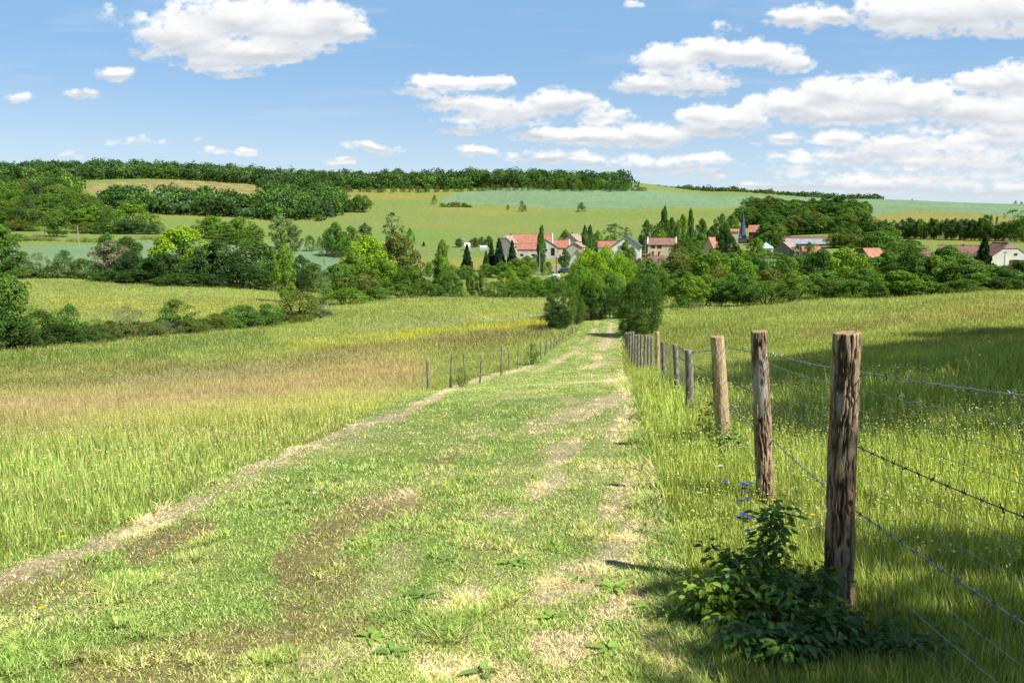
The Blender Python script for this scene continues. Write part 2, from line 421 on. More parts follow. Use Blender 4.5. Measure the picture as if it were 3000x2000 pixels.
# ---------------------------------------------------------------- sky backdrop with clouds (a glowing blue veil, whiter low down, is mixed over the Nishita sky)
CLOUDS = [ # cx, cy, rx, ry, weight   (photo pixels at tracing time)
 (700,60,260,75,1),(560,110,170,80,1),(860,90,200,80,1),(960,60,130,60,1),(1030,105,80,45,1),(740,150,260,55,1),(640,190,150,30,.6),(440,165,70,25,.35),(700,218,90,16,.5),(330,52,50,40,.38),(405,60,35,26,.45),
 (338,222,55,24,.85),(255,272,90,20,.6),(60,288,50,16,.6),(450,412,130,14,.35),(190,455,60,12,.6),(630,453,60,18,.6),(730,455,42,17,1),(1000,482,36,14,.9),(1085,435,85,18,.65),(1120,440,70,14,.5),
 (1300,245,120,30,.8),(1420,245,110,30,.85),(1230,275,90,22,.7),(1370,300,140,36,.85),(1500,320,150,44,.8),(1640,310,110,48,1),(1700,300,90,36,.9),(1780,350,90,36,.8),(1370,385,70,20,.65),(1480,345,180,38,.5),
 (1400,442,70,20,.6),(1600,395,120,30,1),(1750,410,170,36,.9),(1920,400,120,40,.9),(1560,455,120,20,.55),(1690,465,100,20,.65),(1620,478,60,12,.8),
 (1980,180,110,60,1),(2080,150,110,48,1),(2200,160,150,55,1),(2300,190,80,36,.8),(1930,245,130,36,.9),(2050,235,120,48,.9),(2040,265,90,22,.7),(2130,90,70,30,.25),
 (2360,55,110,45,.95),(2430,50,80,40,1),(2390,80,60,34,.7),(2290,62,60,20,.6),(1856,16,34,16,.7),
 (2600,40,120,70,.9),(2780,40,260,80,1),(3000,30,260,80,1),(2680,95,120,30,.6),(2900,90,200,40,.6),
 (2330,310,110,50,1),(2420,275,110,60,1),(2560,290,200,80,1),(2690,300,140,70,1),(2500,345,260,40,.9),(2200,310,40,36,.7),(2740,280,60,50,.9),(2240,300,50,30,.6),
 (2080,340,95,48,1),(2150,350,130,50,1),(2080,385,150,26,.8),(2290,405,60,26,.75),(2210,420,28,14,.7),
 (2900,255,130,50,1),(3000,240,130,60,1),(2860,330,190,55,1),(2960,340,180,70,.9),(3100,300,200,90,.9),(2700,380,120,26,.5),
 (2470,410,100,30,.8),(2640,425,200,36,.85),(2800,430,150,36,.8),(2960,400,160,40,.9),(2500,460,260,30,.65),(2800,475,300,40,.7),(3050,450,200,50,.7),
 (1920,470,160,26,.6),(2060,465,80,20,.75),(2100,480,70,16,.7),(2090,520,50,20,.85),(1960,500,180,26,.55),
 (2350,500,120,30,.5),(2700,530,420,34,.62),(2500,550,360,22,.55),(2900,560,300,26,.55),(2250,545,160,16,.6),(2900,500,300,30,.55),(2660,520,60,16,.7),(3100,540,200,40,.6),
 (1730,490,50,10,.6),(1200,470,0.1,.1,0),(-300,250,180,60,.9),(-450,400,150,30,.7),(3500,350,250,90,.9),(3700,120,200,80,.9),(3600,500,300,40,.7),(-700,120,200,80,.9)]
def cloud_height(u, v):
    wx = (fbm(u/150, v/90, 4, 61)-.5); wy = (fbm(u/150, v/90, 4, 67)-.5)
    fx = (fbm(u/34, v/24, 5, 63)-.5); fy = (fbm(u/34, v/24, 5, 69)-.5)
    uu = u + wx*70 + fx*26; vv = v + wy*34 + fy*16
    H = np.full(u.shape, -1.0)
    for cx, cy, rx, ry, w in CLOUDS:
        if w == 0: continue
        m = (np.abs(u-cx) < rx*1.5+70) & (np.abs(v-cy) < ry*1.6+45)
        if not m.any(): continue
        dv = vv[m]-cy
        ryy = np.where(dv > 0, ry*.78, ry*1.06)
        h = (1-((uu[m]-cx)/(rx*1.06))**2-(dv/ryy)**2)
        h = np.where(h > 0, h*w, h)
        H[m] = np.maximum(H[m], h)
    return H
def build_sky():
    R = 9000.0
    az = np.radians(np.arange(-52, 52, .075)); el = np.radians(np.concatenate([np.arange(-1.5, 16.5, .06), np.arange(16.5, 27, .15)]))
    A, E = np.meshgrid(az, el, indexing='ij')
    X = R*np.cos(E)*np.sin(A); Y = R*np.cos(E)*np.cos(A); Zz = R*np.sin(E)
    u, v = project(X, Y, Zz+CAMZ)
    H = cloud_height(u, v)
    det = fbm(u/60, v/38, 6, 71, .58); fine = fbm(u/20, v/13, 4, 73, .6)
    dens = H + (det-.5)*.95 + (fine-.5)*.42
    a = sstep(-.10, .56, dens-.07+(fine-.5)*.45)
    thin = np.clip(fbm(u/260, v/30, 5, 77)-.56, 0, 1)*1.6*sstep(560, 250, v)*.25
    a = np.clip(a*.98 + thin*(1-a), 0, 1)
    # sun comes from high right behind: billow relief from the height field
    hh = np.sqrt(np.clip(dens, 0, 2)) + .35*fbm(u/44, v/30, 5, 79, .6)
    gu = np.gradient(hh, axis=0)/np.abs(np.gradient(u, axis=0)).clip(.5); gv = np.gradient(hh, axis=1)/np.abs(np.gradient(v, axis=1)).clip(.5)
    rel = np.clip((-gv*-1.0)*16 + gu*-6, -1, 1)
    Hd = cloud_height(u, v-26); Hu = cloud_height(u, v+22)
    top = np.clip((Hu-Hd)*.9, -1, 1)       # >0 near the top of a cloud, <0 near its base
    s = .91 + .11*np.clip(top*1.6, -1, 1) + .06*rel + .12*(det-.5) + .05*(fine-.5) - .07*sstep(.5, 1.1, dens)*sstep(.25, -.4, top) + .05*sstep(.35, .0, dens)
    s = np.clip(s, .74, 1.05)**1.35
    base = sstep(.3, -.4, top)[..., None]
    veil = .58+.14*sstep(9, 1, np.degrees(E))
    vc = np.array((.33, .62, 1.0))*(1-sstep(12, 0, np.degrees(E))[..., None])+np.array((.70, .86, 1.0))*sstep(12, 0, np.degrees(E))[..., None]
    col = s[..., None]*(np.array((1.0, 1.0, 1.0))*(1-base)+np.array((.90, .94, 1.0))*base)
    a2 = 1-(1-a)*(1-veil); col = (col*a[..., None]+vc*(veil*(1-a))[..., None])/a2[..., None]; a = a2
    V = np.stack([X, Y, Zz], -1).reshape(-1, 3); na, ne = A.shape
    I, J = np.meshgrid(np.arange(na-1), np.arange(ne-1), indexing='ij')
    q = np.stack([I*ne+J, (I+1)*ne+J, (I+1)*ne+J+1, I*ne+J+1], -1).reshape(-1, 4)
    me = np_mesh('sky', V, quads=q, smooth=True)
    at_ = me.attributes.new('Col', 'FLOAT_COLOR', 'POINT'); c = np.ones((len(V), 4), np.float32)
    c[:, :3] = col.reshape(-1, 3); c[:, 3] = 1; at_.data.foreach_set('color', c.ravel())
    ad = me.attributes.new('cloud', 'FLOAT', 'POINT'); ad.data.foreach_set('value', a.ravel().astype(np.float32))
    m, n = new_mat('cloud_and_veil'); me.materials.append(m)
    ca = nd(n, 'ShaderNodeAttribute'); ca.attribute_name = 'Col'; da = nd(n, 'ShaderNodeAttribute'); da.attribute_name = 'cloud'
    em = nd(n, 'ShaderNodeEmission'); em.inputs[1].default_value = CLOUD_E; tr = nd(n, 'ShaderNodeBsdfTransparent')
    mx = nd(n, 'ShaderNodeMixShader'); o = nd(n, 'ShaderNodeOutputMaterial')
    n.links.new(ca.outputs['Color'], em.inputs[0]); n.links.new(da.outputs['Fac'], mx.inputs[0])
    n.links.new(tr.outputs[0], mx.inputs[1]); n.links.new(em.outputs[0], mx.inputs[2]); n.links.new(mx.outputs[0], o.inputs[0])
    tag(link('sky', me), kind='structure')
CLOUD_E = .71
build_sky()
# ---------------------------------------------------------------- foliage: crowns built of leaf clumps
def leaf_quads(P, N, size, rng, aspect=.62, jitter=.55):
    "one folded leaf clump (2 tris as a quad) at each P, facing roughly N"
    n = len(P)
    N = N + rng.normal(0, jitter, (n, 3)); N /= np.linalg.norm(N, axis=1, keepdims=True)+1e-9
    a = np.cross(N, rng.normal(0, 1, (n, 3))); a /= np.linalg.norm(a, axis=1, keepdims=True)+1e-9
    b = np.cross(N, a)
    s = (size*rng.uniform(.6, 1.35, n))[:, None]
    V = np.stack([P-a*s, P-b*s*aspect+N*s*.15, P+a*s, P+b*s*aspect-N*s*.1], 1).reshape(-1, 3)
    q = np.arange(n*4).reshape(-1, 4)
    return V, q
def make_crown(name, shape, lobes, per, size, seed, mat, tint=(1, 1, 1), lobe_r=(.20, .34), gap=0.0):
    """unit crown: half width 1, z from 0 (bottom) to 2 (top)"""
    g = np.random.default_rng(seed)
    C = []; R = []
    tries = 0
    while len(C) < lobes and tries < 20000:
        tries += 1
        z = g.uniform(0.02, 1.0); th = g.uniform(0, 2*math.pi)
        if shape == 'round': prof = math.sqrt(max(0, 1-(2*z-.92)**2*.98))
        elif shape == 'oval': prof = math.sqrt(max(0, 1-(2*z-1)**2))**.9
        elif shape == 'spread': prof = (1-abs(z-.45)*1.1)**.6 if z > .45 else (.55+z)
        elif shape == 'cone': prof = max(0, 1-z)**.75*(.5+min(z*3, .5)*1.0)*1.1
        elif shape == 'poplar': prof = math.sin(math.pi*min(1, (z*.93+.05)))**.55
        elif shape == 'bush': prof = math.sqrt(max(0, 1-z*z*.95))
        prof *= 1+.16*math.sin(3*th+seed)+.10*math.sin(5*th+2*seed+z*4)
        rr = g.uniform(*lobe_r)*(1 if shape != 'poplar' else 1)
        rho = max(0, prof-rr*.6)*(g.uniform(.55, 1)**.5 if g.random() < .8 else g.uniform(0, .6))
        hz_ = 2*z*(1-rr*.5)+rr*.15
        if shape == 'cone': rr *= (1.05-z*.75)
        if shape == 'poplar': rr = g.uniform(.42, .62)*max(.35, prof); rho = max(0, prof-rr)*g.uniform(.3, 1)
        C.append((rho*math.cos(th), rho*math.sin(th), hz_)); R.append(rr)
    C = np.array(C); R = np.array(R)
    vz = 2.0/ (2.0)  # z unit equals half width unit in lobes
    Ps = []; Ns = []; cols = []
    for c, rr in zip(C, R):
        k = max(8, int(per*(rr/.27)**2))
        d = g.normal(0, 1, (k, 3)); d /= np.linalg.norm(d, axis=1, keepdims=True)
        d[:, 2] = np.where((d[:, 2] < -.2) & (g.random(k) < .7), -d[:, 2], d[:, 2])
        rad = rr*(g.uniform(.62, 1.08, k)**.6)[:, None]
        sc = np.array((1, 1, {'bush': 1.45, 'spread': 1.2, 'poplar': .36, 'oval': .72, 'round': .92, 'cone': .8}[shape]))
        P = c+d*rad*sc
        lobe_t = g.uniform(.82, 1.2)
        warm = g.uniform(-.05, .07)
        cc = np.array(tint)*lobe_t*g.uniform(.72, 1.32, (k, 1))
        cc = cc*np.array((1+warm*1.5, 1, 1-warm))
        Ps.append(P); Ns.append(d*1.0+np.array((0, 0, .35))); cols.append(cc)
    P = np.concatenate(Ps); N = np.concatenate(Ns); cc = np.concatenate(cols)
    P[:, 2] = np.clip(P[:, 2], 0.0, 2.15)
    if gap: # thin the crown in patches so the background shows through
        keep = vnoise(P[:, 0]*3+5, P[:, 2]*3+P[:, 1]*2, seed) > gap; P = P[keep]; N = N[keep]; cc = cc[keep]
    V, q = leaf_quads(P, N, size, g)
    return np_mesh(name, V, quads=q, cols=np.repeat(cc, 4, 0), mat=mat)
def make_spruce(name, seed, mat, tiers=16, size=.16):
    g = np.random.default_rng(seed); Ps = []; Ns = []
    for t in range(tiers):
        z = 2*(t+.3)/tiers; rad = (1-z/2.04)**.85
        nb = max(5, int(13*(1-t/tiers*.5)))
        for b in range(nb):
            th = 2*math.pi*(b+g.random()*.6)/nb; L = rad*g.uniform(.82, 1.12)
            k = int(14*L)+4; s = np.linspace(.12, 1, k)
            w = (1-s)*.18+.04
            x = np.cos(th)*L*s+g.normal(0, 1, k)*w*L*.6; y = np.sin(th)*L*s+g.normal(0, 1, k)*w*L*.6
            zz = z-.10*s*L-.16*s*s*L+g.normal(0, .025, k)
            Ps.append(np.stack([x, y, zz], 1)); Ns.append(np.stack([np.cos(th)*.6+0*s, np.sin(th)*.6+0*s, .8+0*s], 1))
    P = np.concatenate(Ps); N = np.concatenate(Ns); P[:, 2] = np.clip(P[:, 2], 0, 2.1)
    V, q = leaf_quads(P, N, size, g, aspect=.5)
    c = g.uniform(.7, 1.25, (len(P), 1))*np.ones(3)
    return np_mesh(name, V, quads=q, cols=np.repeat(c, 4, 0), mat=mat)
M_leaf = foliage_mat('leaves', .30, .35, var=(.72, 1.25))
M_bark = solid('bark', (92, 80, 66), .9, 3, (.6, 1.3), bump=.5, bscale=8)
def make_trunk(name, seed, frac=.42, limbs=6, rb=.10, spread=.6):
    "unit trunk z 0..2 with limbs reaching into the crown"
    g = random.Random(seed); b = MB()
    pts = [(0, 0, -.08)]; n = 6
    for i in range(1, n+1):
        z = 1.7*i/n; pts.append((g.uniform(-.04, .04)*i/2, g.uniform(-.04, .04)*i/2, z))
    b.tube(pts, [rb*1.25]+[rb*(1-.85*i/n) for i in range(1, n+1)], 7)
    for k in range(limbs):
        z0 = .45+.9*k/limbs; th = g.uniform(0, 6.28); L = spread*g.uniform(.6, 1)
        p0 = Vector((0, 0, z0)); p1 = p0+Vector((math.cos(th)*L*.5, math.sin(th)*L*.5, .22)); p2 = p0+Vector((math.cos(th)*L, math.sin(th)*L, .5))
        b.tube([p0, p1, p2], [rb*.45, rb*.3, rb*.1], 5)
    return b.mesh(name, M_bark, True)
TR = [make_trunk('trunk', s) for s in (1, 2, 3)]
TR_thin = make_trunk('trunk', 9, limbs=4, rb=.06, spread=.3)
CR = {
 'round': [make_crown('crown', 'round', 84, 150, .040, s, M_leaf, lobe_r=(.16, .30)) for s in (1, 2, 3, 4)],
 'oval': [make_crown('crown', 'oval', 80, 150, .040, s, M_leaf, lobe_r=(.16, .30)) for s in (11, 12)],
 'spread': [make_crown('crown', 'spread', 80, 150, .040, s, M_leaf, lobe_r=(.16, .28)) for s in (21, 22)],
 'airy': [make_crown('crown', 'oval', 90, 70, .045, s, M_leaf, lobe_r=(.12, .22), gap=.26) for s in (31, 32)],
 'cone': [make_crown('crown', 'cone', 60, 90, .065, s, M_leaf) for s in (41,)],
 'poplar': [make_crown('crown', 'poplar', 90, 90, .09, s, M_leaf) for s in (51, 52)],
 'bush': [make_crown('foliage', 'bush', 90, 130, .036, s, M_leaf, lobe_r=(.12, .23)) for s in (61, 62, 63)],
 'wildbush': [make_crown('foliage', 'bush', 130, 120, .028, s, M_leaf, lobe_r=(.08, .19), gap=.06) for s in (66, 67)],
 'big': [make_crown('crown', 'round', 160, 300, .024, s, M_leaf, lobe_r=(.13, .24)) for s in (71, 72)],
 'bigbush': [make_crown('crown', 'oval', 120, 380, .020, s, M_leaf, lobe_r=(.10, .26), gap=.14) for s in (76, 77, 78)],
 'spruce': [make_spruce('crown', s, M_leaf) for s in (81, 82)],
}
stem_b = MB()
for k in range(7):
    th = k*.9; stem_b.tube([(0.08*math.cos(th), .08*math.sin(th), -.05), (.25*math.cos(th), .25*math.sin(th), .5), (.5*math.cos(th), .5*math.sin(th), 1.1)], [.035, .025, .01], 5)
STEMS = stem_b.mesh('stems', M_bark, True)
# leaf tones (albedo as sRGB 0..255)
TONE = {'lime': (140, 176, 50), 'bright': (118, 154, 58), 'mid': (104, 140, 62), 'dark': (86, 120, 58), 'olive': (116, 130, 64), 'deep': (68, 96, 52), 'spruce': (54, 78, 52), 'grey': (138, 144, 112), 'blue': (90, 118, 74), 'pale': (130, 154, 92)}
WORD = {'lime': 'lime green', 'bright': 'bright green', 'mid': 'mid green', 'dark': 'dark green', 'olive': 'olive green', 'deep': 'very dark', 'spruce': 'blackish green', 'grey': 'greyish green', 'blue': 'dull blue-green', 'pale': 'pale green'}
KIND = {'round': 'broadleaf_tree', 'oval': 'broadleaf_tree', 'spread': 'broadleaf_tree', 'airy': 'airy_tree', 'cone': 'conical_tree', 'poplar': 'poplar_tree', 'bush': 'bush', 'wildbush': 'bush', 'big': 'broadleaf_tree', 'bigbush': 'broadleaf_tree', 'spruce': 'spruce_tree'}
GF = .92
cnt = [0]
def tree(px, r, top, wpx, shape='round', tone='mid', label=None, group=None, base=None, trunk=.10, seedk=None):
    """px = photo column, r = metres away, top = photo row of the tip, wpx = crown width in photo px"""
    cnt[0] += 1; k = cnt[0] if seedk is None else seedk
    x, y = at(px, r)
    g = hz(x, y); zt = zpix(px, top, r); H = max(1.0, zt-g)
    Wd = wpx/F*r*1.06
    bushy = shape in ('bush', 'wildbush')
    t0 = 0 if bushy else (.05 if shape in ('poplar', 'spruce') else ({'bigbush': .01, 'big': .34}.get(shape, trunk)))
    rootz = g - (.15 if bushy else 0)
    e = empty(KIND[shape], (x, y, rootz), (k*2.399) % 6.28)
    me = CR[shape][k % len(CR[shape])]
    c = link(me.name.split('.')[0], me, e); c.location = (0, 0, H*t0*.6); c.scale = (Wd/2, Wd/2*random.uniform(.85, 1.1), H*(1-t0*.6)/2)
    rgb = lin(TONE[tone])*GF*random.uniform(.9, 1.12); rgb = rgb*np.array((random.uniform(.92, 1.1), 1, random.uniform(.9, 1.1)))
    c.color = (*rgb, 1)
    if H/r*F > 12:
        if bushy:
            if wpx > 40: s = link('stems', STEMS, e); s.scale = (Wd/2, Wd/2, H/2)
        else:
            tm = TR_thin if shape in ('poplar', 'spruce') else TR[k % 3]
            t = link('trunk', tm, e); tw = max(.3, min(H*.22, Wd*.5)); t.scale = (tw if shape != 'big' else tw*.8, tw if shape != 'big' else tw*.8, H*.46)
    if label is None: label = f"{WORD[tone]} {KIND[shape].replace('_', ' ')} in the valley"
    tag(e, label, 'bush' if bushy else 'tree', group)
    return e
# ---------------------------------------------------------------- trees and bushes, traced one by one: px, r, top, width, shape, tone, where
def row(items, group):
    for it in items:
        px, r, top, w, sh, tn, lab = it
        tree(px, r, top, w, sh, tn, lab, group)
# left hedge (near), running from the left edge to the centre
row([
 (15, 84, 802, 112, 'oval', 'mid', 'tallest green tree of the near hedge, at the left edge'),
 (-60, 84, 830, 140, 'round', 'dark', 'dark tree cut off by the left edge, near hedge'),
 (95, 86, 905, 120, 'bush', 'dark', 'dark bush right of the tall hedge tree at the left edge'),
 (30, 82, 925, 130, 'bush', 'dark', 'low dark bush under the tall hedge tree at the left edge'),
 (185, 87, 890, 110, 'bush', 'mid', 'pointed green bush with upright shoots in the near left hedge'),
 (140, 85, 950, 130, 'bush', 'deep', 'low very dark bush at the foot of the near left hedge'),
 (265, 88, 930, 90, 'wildbush', 'olive', 'thin olive bush between pointed bush and grey bush in the near hedge'),
 (245, 86, 965, 120, 'bush', 'dark', 'low dark bush below the thin olive one, near left hedge'),
 (360, 92, 892, 120, 'wildbush', 'grey', 'greyish feathery bush in the middle of the near left hedge'),
 (330, 89, 940, 120, 'wildbush', 'olive', 'olive wild bush at the front of the grey feathery bush'),
 (420, 92, 940, 100, 'bush', 'olive', 'small olive bush with yellowish leaves low in the near hedge'),
 (505, 97, 876, 115, 'bush', 'mid', 'rounded green bush standing highest in mid near hedge'),
 (465, 94, 935, 90, 'wildbush', 'grey', 'pale grey dead looking bush low in the near left hedge'),
 (545, 96, 935, 110, 'bush', 'olive', 'low olive bush at the foot of the rounded high bush'),
 (615, 99, 915, 90, 'wildbush', 'olive', 'thin olive bush left of the broad green thicket'),
 (700, 103, 890, 130, 'bush', 'mid', 'broad mid green thicket, left half, near hedge'),
 (775, 105, 888, 120, 'bush', 'mid', 'broad mid green thicket, right half, near hedge'),
 (655, 101, 920, 90, 'bush', 'bright', 'bright yellowish bush at the left foot of the broad thicket'),
 (865, 110, 850, 130, 'bush', 'olive', 'round olive bush at the right end of the broad thicket'),
 (935, 115, 890, 120, 'wildbush', 'grey', 'low greyish thorn bush at the right end of the near hedge'),
], 'bushes of the near left hedge')
for i in range(26):
    px = -60+i*40+random.uniform(-8, 8)
    if px > 960: break
    r_ = float(np.interp(px, [0, 360, 700, 960], [83, 92, 103, 117])); tp = float(np.interp(px, [0, 200, 500, 700, 960], [950, 945, 925, 915, 895]))+random.uniform(-8, 14)
    tree(px, r_+random.uniform(-.6, 1.5), tp, 74, 'bush', ['dark', 'mid', 'olive', 'dark', 'deep'][i % 5], 'low bush closing the foot of the near left hedge', 'low bushes of the near left hedge')
# second hedge, beyond the hay meadow
row([
 (5, 215, 655, 95, 'oval', 'mid', 'tall green tree of the second hedge at the left edge'),
 (40, 214, 752, 100, 'bush', 'dark', 'dark bush under the tall edge tree of the second hedge'),
 (110, 213, 738, 90, 'wildbush', 'olive', 'pale olive thorn bush in front of the teal crop at left'),
 (188, 211, 733, 70, 'bush', 'dark', 'small round dark bush in front of the teal crop'),
 (150, 209, 778, 110, 'bush', 'dark', 'low dark bush left of the small round dark one'),
 (240, 209, 755, 80, 'bush', 'mid', 'low green bush right of the small round dark one'),
 (285, 206, 775, 100, 'bush', 'dark', 'low dark bush left of the flowering hawthorn'),
 (318, 208, 700, 90, 'oval', 'grey', 'whitish flowering hawthorn in the second hedge'),
 (318, 216, 678, 60, 'oval', 'mid', 'light green tree top behind the flowering hawthorn'),
 (375, 212, 690, 110, 'round', 'dark', 'wide dark domed tree right of the flowering hawthorn'),
 (375, 203, 738, 90, 'round', 'deep', 'very dark low tree in front of the domed tree'),
 (430, 202, 765, 110, 'bush', 'mid', 'mid green bush left below the big lime tree'),
 (534, 206, 660, 160, 'round', 'lime', 'big lime green tree crowning the second hedge'),
 (480, 198, 738, 140, 'round', 'deep', 'very dark tree left in front of the big lime tree'),  # from here rightward the dark leaf tones carry painted cloud shade
 (560, 196, 760, 120, 'bush', 'dark', 'dark bush in front of the foot of the big lime tree'),
 (640, 198, 700, 150, 'round', 'deep', 'very dark broad tree right of the big lime tree'),
 (745, 202, 700, 150, 'round', 'dark', 'broad dark tree above the hay meadow, right of the darkest tree'),
 (700, 192, 770, 160, 'bush', 'deep', 'low very dark bush in front of two broad dark trees'),
 (790, 192, 765, 130, 'bush', 'dark', 'dark bush left of the slender bright tree'),
 (880, 194, 745, 80, 'round', 'dark', 'dark tree behind and right of the slender bright tree'),
 (915, 190, 768, 75, 'round', 'dark', 'smaller dark tree at the right end of the dark row'),
 (880, 186, 800, 110, 'bush', 'deep', 'low very dark bush right of the slender bright tree'),
 (833, 150, 710, 66, 'oval', 'bright', 'slender bright green tree at the near end of the hay meadow'),
 (600, 190, 800, 160, 'bush', 'deep', 'low very dark bush along the top of the hay meadow'),
 (520, 190, 800, 160, 'bush', 'dark', 'low dark bush under the lime tree, along the hay meadow'),
 (330, 200, 790, 140, 'bush', 'dark', 'low dark bush along the hay meadow below the hawthorn'),
 (400, 197, 793, 130, 'bush', 'deep', 'low dark bush between hawthorn and lime tree, at the meadow edge'),
 (60, 208, 785, 120, 'bush', 'mid', 'low green bush beside the hay meadow near the left edge'),
], 'trees and bushes of the second hedge')
# clumps above the teal crop, left
row([
 (625, 385, 630, 78, 'round', 'bright', 'round bright tree above the teal crop, leftmost of the clump'),
 (665, 388, 648, 60, 'round', 'mid', 'lower green tree second in the clump above the teal crop'),
 (708, 385, 633, 74, 'round', 'bright', 'tall bright tree in the middle of the clump above the crop'),
 (748, 382, 655, 56, 'round', 'mid', 'green tree ending the clump above the teal crop'),
 (680, 375, 680, 140, 'bush', 'mid', 'low bush along the foot of the clump above the crop'),
 (824, 372, 622, 62, 'oval', 'pale', 'tall pale oval tree standing above the teal crop'),
 (866, 370, 656, 46, 'oval', 'pale', 'smaller pale tree leaning to the tall pale oval tree'),
 (909, 372, 689, 34, 'bush', 'mid', 'single round bush right of the pale oval trees'),
 (937, 374, 692, 22, 'bush', 'mid', 'tiny round bush between single round bush and big clump'),
 (984, 350, 648, 66, 'round', 'mid', 'tall round tree in the clump right of the teal crop'),
 (1028, 352, 660, 48, 'oval', 'mid', 'oval tree in the clump right of the teal crop'),
 (965, 345, 690, 60, 'bush', 'dark', 'bush left under the tall round tree right of the crop'),
 (1010, 340, 705, 90, 'bush', 'mid', 'wide bush under the two trees right of the crop'),
 (1070, 380, 650, 38, 'oval', 'blue', 'small dull tree between the clump and the tall airy tree'),
 (1151, 385, 620, 62, 'airy', 'blue', 'tall airy ash tree rising above the big lime trees'),
 (1202, 390, 670, 32, 'bush', 'mid', 'single round bush alone in the pasture right of the airy tree'),
 (172, 372, 622, 74, 'spread', 'mid', 'lone spreading tree with its shadow in the upper left pasture'),
 (90, 560, 628, 16, 'bush', 'mid', 'tiny bush right of the lone tree in the left pasture'),
 (398, 420, 598, 112, 'spread', 'bright', 'large bright spreading tree below the hillside wood'),
], 'trees standing in the pastures')
for i, (px, top) in enumerate([(20, 668), (55, 682), (85, 690), (115, 685), (150, 690), (215, 697), (250, 695), (285, 697), (430, 690), (465, 690), (330, 700)]):
    tree(px, 352 if px < 350 else 372, top, 42, 'wildbush', 'olive', 'low scrubby bush along the edge of the teal crop', 'scrub along the teal crop')
# hillside scrub, upper left
g_ = random.Random(4)
scrub = []
for yy, r, n, x0, x1 in ((668, 405, 17, -40, 480), (640, 440, 16, -40, 340), (622, 480, 15, -60, 330), (600, 520, 14, -60, 300), (578, 600, 12, -60, 260), (560, 680, 10, -40, 200)):
    for k in range(n):
        px = x0+(x1-x0)*(k+g_.uniform(.1, .9))/n
        if yy >= 668 and 130 < px < 215: continue
        scrub.append((px, r, yy-g_.uniform(18, 46)*(.55 if yy > 650 else 1), g_.uniform(46, 74), g_.choice(['round', 'oval', 'bush', 'spread', 'bush']), g_.choice(['mid', 'dark', 'olive', 'bright', 'mid', 'blue'])))
for px, r, top, w, sh, tn in scrub:
    tree(px, r, top, w, sh, tn, 'tree or bush of the dense scrub on the upper left hillside', 'scrub on the left hillside')
# centre: big lime trees and hedge behind the flower meadow
row([
 (1075, 186, 685, 135, 'round', 'lime', 'big lime green tree, left of the pair right of teal crop'),
 (1030, 180, 730, 90, 'round', 'bright', 'bright tree at the left shoulder of the big lime pair'),
 (1165, 190, 682, 130, 'round', 'olive', 'big olive tree, right of the pair right of teal crop'),
 (1120, 178, 755, 120, 'round', 'bright', 'bright tree in front of the gap in the big pair'),
 (985, 160, 772, 120, 'round', 'mid', 'round green tree low left of the big lime pair'),
 (1060, 158, 800, 120, 'round', 'olive', 'olive tree below the big lime pair'),
 (1195, 168, 775, 100, 'round', 'mid', 'mid green tree right below the big olive tree'),
 (1010, 138, 842, 150, 'bush', 'bright', 'broad bright bush at the meadow edge, left end of centre hedge'),
 (1100, 146, 838, 110, 'bush', 'mid', 'green bush right of the broad bright bush'),
 (940, 140, 805, 70, 'wildbush', 'pale', 'pale thin bush left of the broad bright bush'),
 (1170, 152, 830, 100, 'bush', 'mid', 'green bush in the centre hedge under the olive tree'),
 (1235, 156, 822, 90, 'bush', 'mid', 'green bush in the centre hedge left of the two tier tree'),
 (1296, 175, 698, 50, 'oval', 'bright', 'small bright crown rising above the two tier tree'),
 (1290, 166, 745, 94, 'round', 'bright', 'bright round two tier tree in the centre hedge'),
 (1315, 160, 790, 70, 'round', 'mid', 'mid green tree right of the bright two tier tree'),
 (1270, 157, 832, 90, 'bush', 'dark', 'dark bush under the bright two tier tree'),
 (1345, 157, 838, 70, 'bush', 'mid', 'low bush left of the slender pair, centre hedge'),
 (1382, 158, 790, 36, 'oval', 'mid', 'left slender tree of the pair before the small paddock'),
 (1408, 158, 792, 34, 'oval', 'mid', 'right slender tree of the pair before the small paddock'),
 (1425, 156, 848, 60, 'bush', 'olive', 'low olive bush under the slender pair'),
 (1450, 157, 822, 80, 'bush', 'mid', 'bush at the right side of the small paddock gap'),
 (1488, 160, 782, 60, 'oval', 'bright', 'bright pointed tree below the spruces in centre hedge'),
 (1510, 156, 822, 90, 'bush', 'mid', 'dense green bush under the bright pointed tree'),
 (1565, 156, 808, 90, 'bush', 'bright', 'bright bush below the tall poplar, centre hedge'),
 (1545, 155, 842, 90, 'bush', 'mid', 'low green bush in front under the poplar'),
 (1620, 157, 806, 86, 'bush', 'mid', 'bush below the parked white van'),
 (1600, 155, 845, 90, 'bush', 'mid', 'low bush at the meadow edge below the white van'),
 (1655, 160, 830, 80, 'bush', 'mid', 'bush between the white van and the track trees'),
], 'trees and bushes of the centre hedge')
